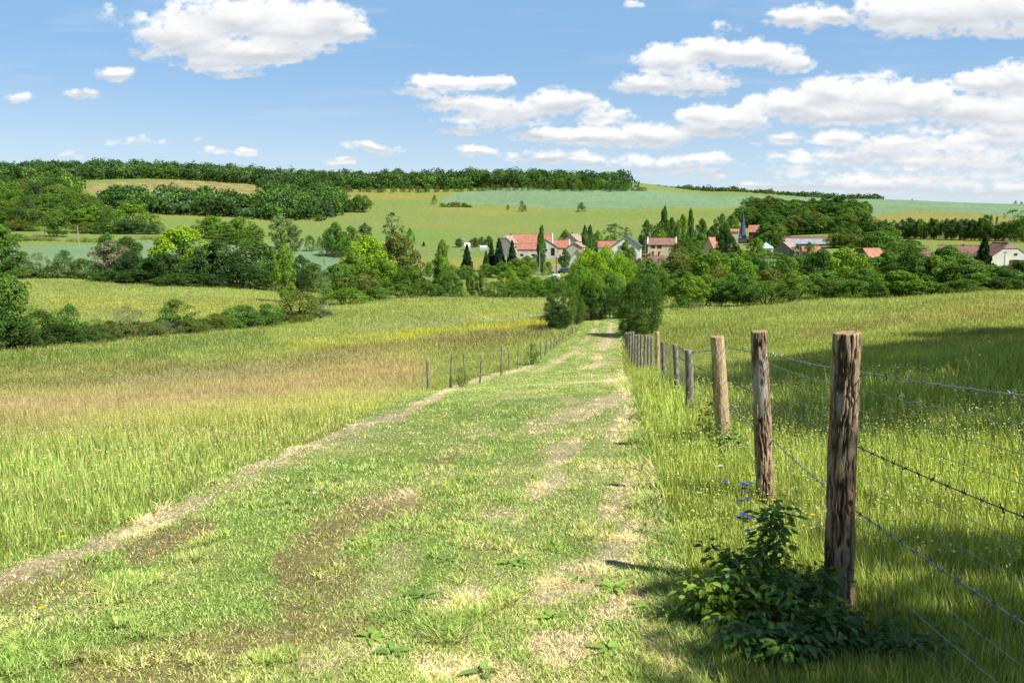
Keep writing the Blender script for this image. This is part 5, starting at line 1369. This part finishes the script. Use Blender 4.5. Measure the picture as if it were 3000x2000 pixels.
# ---------------------------------------------------------------- grass
M_grass = foliage_mat('grass_blades', .33, 3.0, use_obj=False, var=(.82, 1.2))
def grass_height(x, y, Zn, r):
    xl, xr = track_edges(y)
    l = sstep(.0, .75, xl+.15-x); rt = sstep(-.45, .6, x-xr+.3*(fbm(x/.5, y/.5, 2, 93)-.5))
    n = fbm(x/1.3, y/1.3, 3, 91)
    h = .016+.024*n
    l2 = sstep(.3, 3.0, xl-x)
    h = h+l*(.10+.12*n)+l2*(.07+.13*n)+rt*(.20+.24*n)*(.38+.62*sstep(4.5, 11, r))
    h = h*(1-.78*np.exp(-((x-1.33)**2+(y-2.9)**2)/.16))*(1-.5*np.exp(-((x-1.66)**2+(y-5.0)**2)/.12))
    return h
def sample_ground(N, azr, r0, r1, g, power=1.0):
    na, nr = 500, 700
    az = np.linspace(math.radians(azr[0]), math.radians(azr[1]), na); rr = np.exp(np.linspace(math.log(r0), math.log(r1), nr))
    A, R = np.meshgrid(az, rr, indexing='ij'); Zz = height(R*np.sin(A), R*np.cos(A))
    _, py = project(R*np.sin(A), R*np.cos(A), Zz)
    d = np.maximum(-(np.diff(py, axis=1)), np.diff(np.broadcast_to(rr, py.shape), axis=1)*(F*1.5/(R[:, :-1]**2))*.35)
    x_, y_ = R[:, :-1]*np.sin(A[:, :-1]), R[:, :-1]*np.cos(A[:, :-1])
    hh = grass_height(x_, y_, None, R[:, :-1]); w = d/(1+hh*F/R[:, :-1]/3/16)
    rowp = w.sum(1); cdf = np.cumsum(w.ravel()); cdf /= cdf[-1]
    k = np.searchsorted(cdf, g.random(N)); i, j = np.divmod(k, nr-1); i = np.minimum(i, na-1)
    a = az[i]+(g.random(N)-.5)*(az[1]-az[0]); q = rr[j]*np.exp(g.random(N)*math.log(rr[1]/rr[0]))
    return q*np.sin(a), q*np.cos(a)
def blades(name, x, y, h, w, col, g, lean=.35, seg=True, flat=None):
    "each blade: tapering strip; flat (0..1) lays it down"
    n = len(x); z = height(x, y)
    th = g.uniform(0, 2*math.pi, n); fx, fy = np.cos(th), np.sin(th); lx, ly = -fy, fx
    L = lean*g.uniform(.3, 1.3, n)
    if flat is not None: L = np.maximum(L, flat*g.uniform(2.2, 5, n))
    nrm = 1/np.sqrt(1+L*L); up = h*nrm; out = h*L*nrm
    B = np.stack([x, y, z-.01], 1); F1 = np.stack([fx, fy, 0*fx], 1); W_ = np.stack([lx, ly, 0*lx], 1)*(w/2)[:, None]
    mid = B+F1*(out*.32)[:, None]+np.array((0, 0, 1))*(up*.62)[:, None]; tip = B+F1*out[:, None]+np.array((0, 0, 1))*up[:, None]
    if seg:
        V = np.stack([B-W_, B+W_, mid+W_*.85, mid-W_*.85, tip], 1).reshape(-1, 3); k = np.arange(n)[:, None]*5
        me = np_mesh(name, V, tris=k+np.array([[3, 2, 4]]), quads=k+np.array([[0, 1, 2, 3]]), cols=np.repeat(col, 5, 0), mat=M_grass)
    else:
        V = np.stack([B-W_, B+W_, tip], 1).reshape(-1, 3)
        me = np_mesh(name, V, tris=np.arange(n*3).reshape(-1, 3), cols=np.repeat(col, 3, 0), mat=M_grass)
    return me
GB = 1.2
def make_grass(N, azr, r0, r1, seg, seed, name):
    g = np.random.default_rng(seed); x, y = sample_ground(N, azr, r0, r1, g)
    z = height(x, y); C, Zn, px, py, r, straw, dirt = ground_colour(x, y, z, True)
    keep = ((Zn == Z_PATH) | (Zn == Z_MEADOW)) & (g.random(N) > dirt*.60)
    x, y, C, r, straw, Zn, dirt = x[keep], y[keep], C[keep], r[keep], straw[keep], Zn[keep], dirt[keep]; n = len(x)
    h = grass_height(x, y, Zn, r)*g.uniform(.55, 1.25, n); isp = Zn == Z_PATH
    tuft = isp & (h < .12) & (fbm(x/.22, y/.22, 2, 95) > .66); h = np.where(tuft, h*2.2, h)
    dead = (isp & (g.random(n) < straw*.75+.22)) | (~isp & (g.random(n) < .20))
    nt3 = fbm(x/.25, y/.25, 3, 97)
    hue = (g.random(n)+nt3)*.5
    C = np.where((isp & (hue > .56))[:, None], C*.6+np.array((196, 192, 130.))*.4, C); C = np.where((isp & (hue < .42))[:, None], C*.6+np.array((110, 148, 72.))*.4, C)
    C = np.where((dead & isp)[:, None], np.array((228, 212, 168.)), C); C = np.where((~dead & isp & (straw > .3))[:, None], C*.5+np.array((150, 180, 76.))*.5, C)
    C = np.where((dead & ~isp)[:, None], C*.35+np.array((206, 194, 128.))*.65, C)
    C = C+g.normal(0, 1, (n, 1))*np.array((11, 8, 7)); col = lin(np.clip(C, 10, 250))*g.uniform(.42, 1.42, (n, 1))*GB*np.where(isp, 1, 1-.16*sstep(20, 70, r))[:, None]
    w = (.0019+r*.00045)*g.uniform(.7, 1.4, n)*np.where(isp & (r < 14), 1.0, 1.0)
    h = h+np.where(isp, r*.0011, 0); w = w*np.where(isp, 1.25, 1)
    flat = np.where(dead & isp, .8, np.where(isp, .30, 0.0))
    me = blades(name, x, y, h, w, col, g, .40, seg, flat)
    tag(link(name, me), kind='stuff'); o = bpy.data.objects[name] if name in bpy.data.objects else None
    return me
def last(label, cat='grass'):
    o = COL.objects[-1]; tag(o, label, cat)
make_grass(620000, (-37, 37), 1.4, 16, True, 101, 'grass'); last('green and straw coloured grass of the near track and its tall verges')
make_grass(480000, (-37, 37), 16, 60, False, 102, 'grass'); last('middle distance meadow grass on both sides of the track')
make_grass(330000, (-37, 37), 60, 215, False, 103, 'grass'); last('distant meadow grass down to the hedges')
g = np.random.default_rng(7)
# lying hay on the straw strips close by
# flowers of the meadow: tiny petals raised on stalk height
def dots(N, r0, r1, seed, name, label, pick):
    g = np.random.default_rng(seed); x, y = sample_ground(N, (-37, 37), r0, r1, g); z = height(x, y); _, Zn, px, py, r, _, _ = ground_colour(x, y, z, True)
    keep, C = pick(x, y, px, py, r, Zn, g); x, y, z, r, C = x[keep], y[keep], z[keep], r[keep], C[keep]; n = len(x)
    hh = grass_height(x, y, None, r)*g.uniform(.85, 1.25, n); P = np.stack([x, y, z+hh+.02], 1); s = (.0055+r*.00036)*g.uniform(.7, 1.2, n)
    N_ = np.tile(np.array((0, -.35, 1.)), (n, 1)); a = g.normal(0, .35, (n, 3)); N_ = N_+a; N_ /= np.linalg.norm(N_, axis=1, keepdims=True)
    A_ = np.cross(N_, g.normal(0, 1, (n, 3))); A_ /= np.linalg.norm(A_, axis=1, keepdims=True); B_ = np.cross(N_, A_)
    V = np.stack([P+(A_*math.cos(t)+B_*math.sin(t))*s[:, None]*(1 if k % 2 == 0 else .75) for k, t in enumerate(np.linspace(0, 2*math.pi, 6, endpoint=False))], 1).reshape(-1, 3)
    k = np.arange(n)[:, None]*6
    me = np_mesh(name, V, quads=np.concatenate([k+np.array([[0, 1, 2, 3]]), k+np.array([[0, 3, 4, 5]])]), cols=np.repeat(lin(C)*.95, 6, 0), mat=M_grass)
    tag(link(name, me), label, 'flowers', kind='stuff')
def pick_y(x, y, px, py, r, Zn, g):
    m = np.zeros(len(x)); wr = (fbm(px/60, py/10, 3, 44)-.5)*16
    m += .5*(cdist(px, py+wr, DRIFT_SHADE[0][0]) < 15); m += .35*(cdist(px, py+wr, [(850, 1010), (1240, 985)]) < 12); m += .22*(cdist(px, py+wr, [(350, 1290), (700, 1250), (1100, 1170)]) < 36)
    m += .25*(cdist(px, py+wr, [(100, 890), (500, 905), (800, 900)]) < 20); m += .10*((py < 960) & (px > 900) & (px < 1620)); m += .05*((px > 1900) & (Zn == Z_MEADOW)); m *= sstep(3, 12, r)
    return (g.random(len(x)) < m*.8) & (Zn == Z_MEADOW), np.tile(np.array((236, 214, 20.)), (len(x), 1))
def pick_w(x, y, px, py, r, Zn, g):
    m = np.zeros(len(x)); wr = (fbm(px/60, py/10, 3, 45)-.5)*16
    m += .5*(cdist(px, py+wr, [(350, 1122), (600, 1104), (850, 1080), (1150, 1050)]) < 14); m += .28*((py > 985) & (py < 1085) & (px > 500) & (px < 1560)); m += .5*(cdist(px, py+wr, [(1250, 950), (1450, 945)]) < 8)
    m += .05*(px < 1500); m += .10*((px > 1900) & (Zn == Z_MEADOW)) + .10*((px > 2350) & (Zn == Z_MEADOW) & (r > 8)); m *= sstep(3, 12, r)
    return (g.random(len(x)) < m*.7) & (Zn == Z_MEADOW), np.tile(np.array((226, 226, 206.)), (len(x), 1))
def pick_seed(x, y, px, py, r, Zn, g):
    n = len(x); m = np.where(px < 1700, .75, .55)*(Zn == Z_MEADOW); C = np.where((px < 1700)[:, None], np.array((206, 190, 140.)), np.array((190, 200, 120.)))+g.normal(0, 12, (n, 1))
    band = cdist(px, py, DRIFT_SHADE[10][0]) < 75; C = np.where(band[:, None], np.array((214, 184, 142.)), C)
    lo = (sstep(1500, 1250, py)*.8+.2)*(1-.5*sstep(60, 100, r)); return g.random(n) < m*lo, np.clip(C, 20, 245)
dots(150000, 4, 200, 203, 'seed_heads', 'pale ripening grass heads over both meadows', pick_seed)
dots(90000, 5, 200, 201, 'buttercups', 'yellow flowers scattered and in drifts over the meadows', pick_y)
dots(60000, 5, 200, 202, 'daisies', 'white flower heads scattered over both meadows', pick_w)
# tall seeding grasses at the fence, right
g = np.random.default_rng(17)
def panicles(N, spotf, hr, seed, label, tint, cat='grass'):
    g = np.random.default_rng(seed); Vs = []; Cs = []
    for i in range(N):
        x, y = spotf(g); z = hz(x, y); h = g.uniform(*hr); th = g.uniform(0, 6.28); ln = g.uniform(.05, .3)*h
        tip = np.array((x+math.cos(th)*ln, y+math.sin(th)*ln, z+h)); base = np.array((x, y, z)); s = np.array((-math.sin(th), math.cos(th), 0))*.0014
        mid = base*.5+tip*.5+np.array((-math.cos(th), -math.sin(th), 0))*ln*.15
        col = lin(tint)*g.uniform(.8, 1.2)
        Vs += [np.array([base-s, base+s, mid+s, mid-s]), np.array([mid-s, mid+s, tip+s*.6, tip-s*.6])]; Cs += [np.tile(lin((140, 160, 80)), (4, 1))]*2
        k = int(g.uniform(16, 34)); f = g.uniform(.68, 1.0, k); P = mid+(tip-mid)*((f-.5)/.5)[:, None]*1.0; spr = (1.02-f)*.16*g.uniform(.3, 1)
        P = P+g.normal(0, 1, (k, 3))*spr[:, None]*np.array((1, 1, .4)); V, _ = leaf_quads(P, g.normal(0, 1, (k, 3)), .0055, g, .4); Vs.append(V); Cs.append(np.tile(col, (len(V), 1)))
    V = np.concatenate(Vs); me = np_mesh('seeding_grass', V, quads=np.arange(len(V)).reshape(-1, 4), cols=np.concatenate(Cs), mat=M_grass)
    tag(link('seeding_grass', me), label, cat, kind='stuff')
def sp_right(g):
    y = g.uniform(2.6, 8.5); return 1.15+.14*y+g.uniform(.15, 2.6)*g.uniform(.3, 1), y
panicles(170, sp_right, (.5, .82), 31, 'tall grasses with open seed heads behind the wire fence', (178, 178, 120))
def sp_left(g):
    y = g.uniform(4, 16); return -2.9-g.uniform(.2, 6), y
panicles(260, sp_left, (.45, .75), 32, 'tall seeding grasses on the left verge', (196, 176, 128))

# ---------------------------------------------------------------- leafy plants close to the camera
M_plant = foliage_mat('shrub_leaves', .35, 25, use_obj=True, var=(.8, 1.25), gloss=.05)
def leaf_mesh_arrays(P, D, N, L, Wd, g, curl=.25):
    "folded pointed leaves: P base, D direction, N normal, L length, Wd half width -> 8 verts, 6 faces each"
    D = D/np.linalg.norm(D, axis=1, keepdims=True); S_ = np.cross(D, N); S_ /= np.linalg.norm(S_, axis=1, keepdims=True)+1e-9; N = np.cross(S_, D)
    L = L[:, None]; Wd = Wd[:, None]
    def p(t, s, dz): return P+D*L*t+S_*Wd*s+N*(L*dz)
    V = np.stack([p(0, 0, 0), p(.33, -.9, .05), p(.33, 0, .0), p(.33, .9, .05), p(.70, -.7, .02-curl*.35), p(.70, 0, -curl*.38), p(.70, .7, .02-curl*.35), p(1, 0, -curl)], 1).reshape(-1, 3)
    k = np.arange(len(P))[:, None]*8
    q = np.concatenate([k+np.array([[1, 4, 5, 2]]), k+np.array([[2, 5, 6, 3]])]); t = np.concatenate([k+np.array([[0, 1, 2]]), k+np.array([[0, 2, 3]]), k+np.array([[4, 7, 5]]), k+np.array([[5, 7, 6]])])
    return V, q, t
def shrub(name, label, x, y, stems, seed, tone, leafL=.045, cat='shrub', group=None, stemr=.004, rgb2=None):
    """stems: list of (dx, dy, height, leaves)"""
    g = np.random.default_rng(seed); z = hz(x, y); e = empty(name, (x, y, z)); sb = MB(); P = []; D = []; N = []
    for dx, dy, h, nl in stems:
        pts = []
        for i in range(6):
            t = i/5; pts.append(Vector((dx*t**1.3+g.normal(0, .006)*i/2, dy*t**1.3+g.normal(0, .006)*i/2, h*t-(.02 if i == 0 else 0))))
        sb.tube(pts, [stemr*(1-.75*i/5) for i in range(6)], 5)
        for k in range(nl):
            t = g.uniform(.12, 1.0)**.8; q = t*5; i = min(4, int(q)); p = pts[i].lerp(pts[i+1], q-i)
            th = g.uniform(0, 6.28); rr = g.uniform(0, .085)*(1.15-t*.5)
            P.append((p.x+math.cos(th)*rr, p.y+math.sin(th)*rr, max(.01, p.z+g.normal(0, .015)))); D.append((math.cos(th), math.sin(th), g.uniform(-.5, .35))); N.append((g.normal(0, .35), g.normal(0, .35), 1))
    n = len(P); V, q, t = leaf_mesh_arrays(np.array(P), np.array(D), np.array(N), leafL*g.uniform(.6, 1.25, n), leafL*.27*g.uniform(.8, 1.2, n), g)
    c = lin(tone)*g.uniform(.7, 1.3, (n, 1))
    if rgb2 is not None:
        mk = g.random(n) < .3; c[mk] = lin(rgb2)*g.uniform(.8, 1.2, (mk.sum(), 1))
    me = np_mesh('leaves', V, tris=t, quads=q, cols=np.repeat(c, 8, 0), mat=M_plant, smooth=False); link('leaves', me, e); sb.build('stem', M_bark, e); tag(e, label, cat, group); return e
g = np.random.default_rng(3)
st = [(.06, .05, .50, 120), (.10, .02, .47, 110), (.02, .08, .44, 90), (.12, .10, .42, 90)]
st += [(g.uniform(-.28, .30), g.uniform(-.25, .2), g.uniform(.14, .30), 90) for _ in range(16)]
hx_, hy_, _ = hit(2225, 1800); shrub('leafy_shrub', 'dark leafy shrub crowding the foot of the nearest fence post', hx_, hy_, st, 5, (78, 118, 38), .046, rgb2=(116, 152, 46))
st = [(g.uniform(-.22, .25), g.uniform(-.18, .12), g.uniform(.10, .24), 90) for _ in range(12)]
st2 = [(g.uniform(-.3, .3), g.uniform(-.15, .2), g.uniform(.08, .2), 100) for _ in range(18)]
hx_, hy_, _ = hit(2290, 1960); shrub('leafy_shrub', 'dark leafy shrub mass at the bottom edge below the nearest post', hx_, hy_, st2, 15, (66, 104, 36), .044, rgb2=(96, 136, 44))
hx_, hy_, _ = hit(2120, 1830); shrub('leafy_shrub', 'yellowish green leafy shrub left of the dark one', hx_, hy_, st, 6, (120, 152, 50), .042, rgb2=(150, 172, 60))
st = [(g.uniform(-.3, .3), g.uniform(-.2, .2), g.uniform(.10, .22), 80) for _ in range(14)]
hx_, hy_, _ = hit(2480, 1935); shrub('leafy_shrub', 'low shaded leafy growth right below the nearest post', hx_, hy_, st, 8, (82, 122, 42), .034, rgb2=(104, 142, 46))
st = [(g.uniform(-.12, .12), g.uniform(-.1, .1), g.uniform(.35, .62), 34) for _ in range(6)]
hx_, hy_, _ = hit(2072, 1310); shrub('sapling', 'thin yellowish sapling left of the pale peeled post', hx_, hy_, st, 9, (126, 146, 52), .065, cat='sapling', rgb2=(164, 160, 60))
hx_, hy_, _ = hit(2112, 1345); shrub('sapling', 'low green sapling at the foot of the pale peeled post', hx_, hy_, [(g.uniform(-.2, .2), g.uniform(-.1, .1), g.uniform(.2, .4), 30) for _ in range(7)], 10, (92, 132, 48), .06, cat='sapling')
tree(1347, 33.2, 1066, 56, 'wildbush', 'mid', 'small round bush beside the second post of the left fence')
tree(1560, 49, 996, 50, 'wildbush', 'dark', 'small dark bush among the thin posts of the left fence')
# broad leaved docks and plantains in the track
def rosette(px, py, L, n, seed, label, group, tone=(98, 146, 52), up=.6):
    x, y, z = hit(px, py); g = np.random.default_rng(seed); e = empty('dock_plant', (x, y, z)); th = np.arange(n)*2.4+g.uniform(0, 6); el = g.uniform(.15, up, n)
    D = np.stack([np.cos(th), np.sin(th), el], 1); P = D*.006; N = np.stack([-np.cos(th)*el, -np.sin(th)*el, np.ones(n)], 1)
    V, q, t = leaf_mesh_arrays(P, D, N, L*g.uniform(.6, 1.15, n), L*.19*g.uniform(.8, 1.2, n), g, .35)
    me = np_mesh('leaves', V, tris=t, quads=q, cols=np.repeat(lin(tone)*g.uniform(.75, 1.25, (n, 1)), 8, 0), mat=M_plant, smooth=False); link('leaves', me, e)
    b = MB(); b.tube([(0, 0, -.02), (0, 0, .02)], .006, 6); b.build('crown', M_bark, e); tag(e, label, 'weed', group)
gg = random.Random(8)
for i, (px, py, L) in enumerate([(1520, 1650, .17), (1490, 1655, .12), (1800, 1730, .16), (1240, 1750, .14), (1620, 1815, .17), (1790, 1910, .20), (1410, 1975, .20), (1690, 1700, .12), (1900, 1780, .14), (1310, 1645, .11), (1085, 1870, .13), (1560, 1400, .10), (1880, 1560, .12), (1660, 1560, .10), (1450, 1590, .10), (1150, 1920, .12), (2010, 1650, .12), (1950, 1450, .10), (1540, 1270, .12), (1710, 1280, .12)]):
    rosette(px, py, min(L*.6, .088), gg.randint(6, 9), 300+i, 'broad leaved green weed rosette growing in the straw of the track', 'broad leaved weeds in the track', (146, 180, 76) if i % 3 else (124, 160, 76))
# blue columbines
M_petal = foliage_mat('petals', .3, 40, use_obj=True, var=(.85, 1.1))
def flower(px, py, r, rgb, size, n, label, group, name='flower'):
    x, y = at(px, r); X, Y, Z = ray(px, py); hxy = math.hypot(X, Y); x, y = X/hxy*r, Y/hxy*r; z = Z/hxy*r; gz = hz(x, y)
    if z < gz+.03: z = gz+.06
    e = empty(name, (x, y, gz)); h = z-gz; b = MB(); b.tube([(0, 0, -.01), (.004, 0, h*.5), (0, 0, h)], .0018, 5); b.build('stem', M_stem, e)
    g = np.random.default_rng(int(px)); th = np.arange(n)*2*math.pi/n; D = np.stack([np.cos(th), np.sin(th), .35+0*th], 1); P = np.tile((0, 0, h), (n, 1)).astype(float)
    V, q, t = leaf_mesh_arrays(P, D, np.tile((0, -.4, 1.), (n, 1)), np.full(n, size), np.full(n, size*.42), g, .1)
    link('blossom', np_mesh('blossom', V, tris=t, quads=q, cols=np.repeat(lin(rgb)*g.uniform(.85, 1.15, (n, 1)), 8, 0), mat=M_petal), e).color = (1, 1, 1, 1); tag(e, label, 'flower', group)
M_stem = solid('green_stem', (96, 128, 60), .7, 10)
for i, (px, py) in enumerate([(2125, 1411), (2175, 1416), (2183, 1422), (2200, 1416), (2180, 1432), (2168, 1468), (2190, 1460), (2163, 1517), (2178, 1508), (2200, 1518), (2196, 1560)]):
    flower(px, py, 4.7 if py < 1500 else 4.2, (84, 84, 196), .020, 8, 'violet blue columbine blossom on a thin stem beside the second post', 'violet blue columbines', 'columbine')
for i, (px, py, r_) in enumerate([(2267, 1465, 4.6), (1960, 1446, 4.9), (1300, 1420, 5.0), (192, 1630, 4.9), (1665, 1352, 6.0), (1995, 1807, 3.2), (2380, 1508, 4.2), (500, 1395, 7.4), (145, 1402, 7.0), (136, 1915, 3.6)]):
    flower(px, py, r_, (240, 200, 20), .015, 7, 'single small yellow flower near the ground', 'single yellow flowers', 'yellow_flower')
flower(2112, 1364, 4.9, (236, 236, 236), .016, 6, 'single white flower head left of the second post', None, 'daisy')
flower(922, 1443, 5.4, (236, 236, 236), .016, 6, 'single white flower on the left half of the mown track', None, 'daisy')
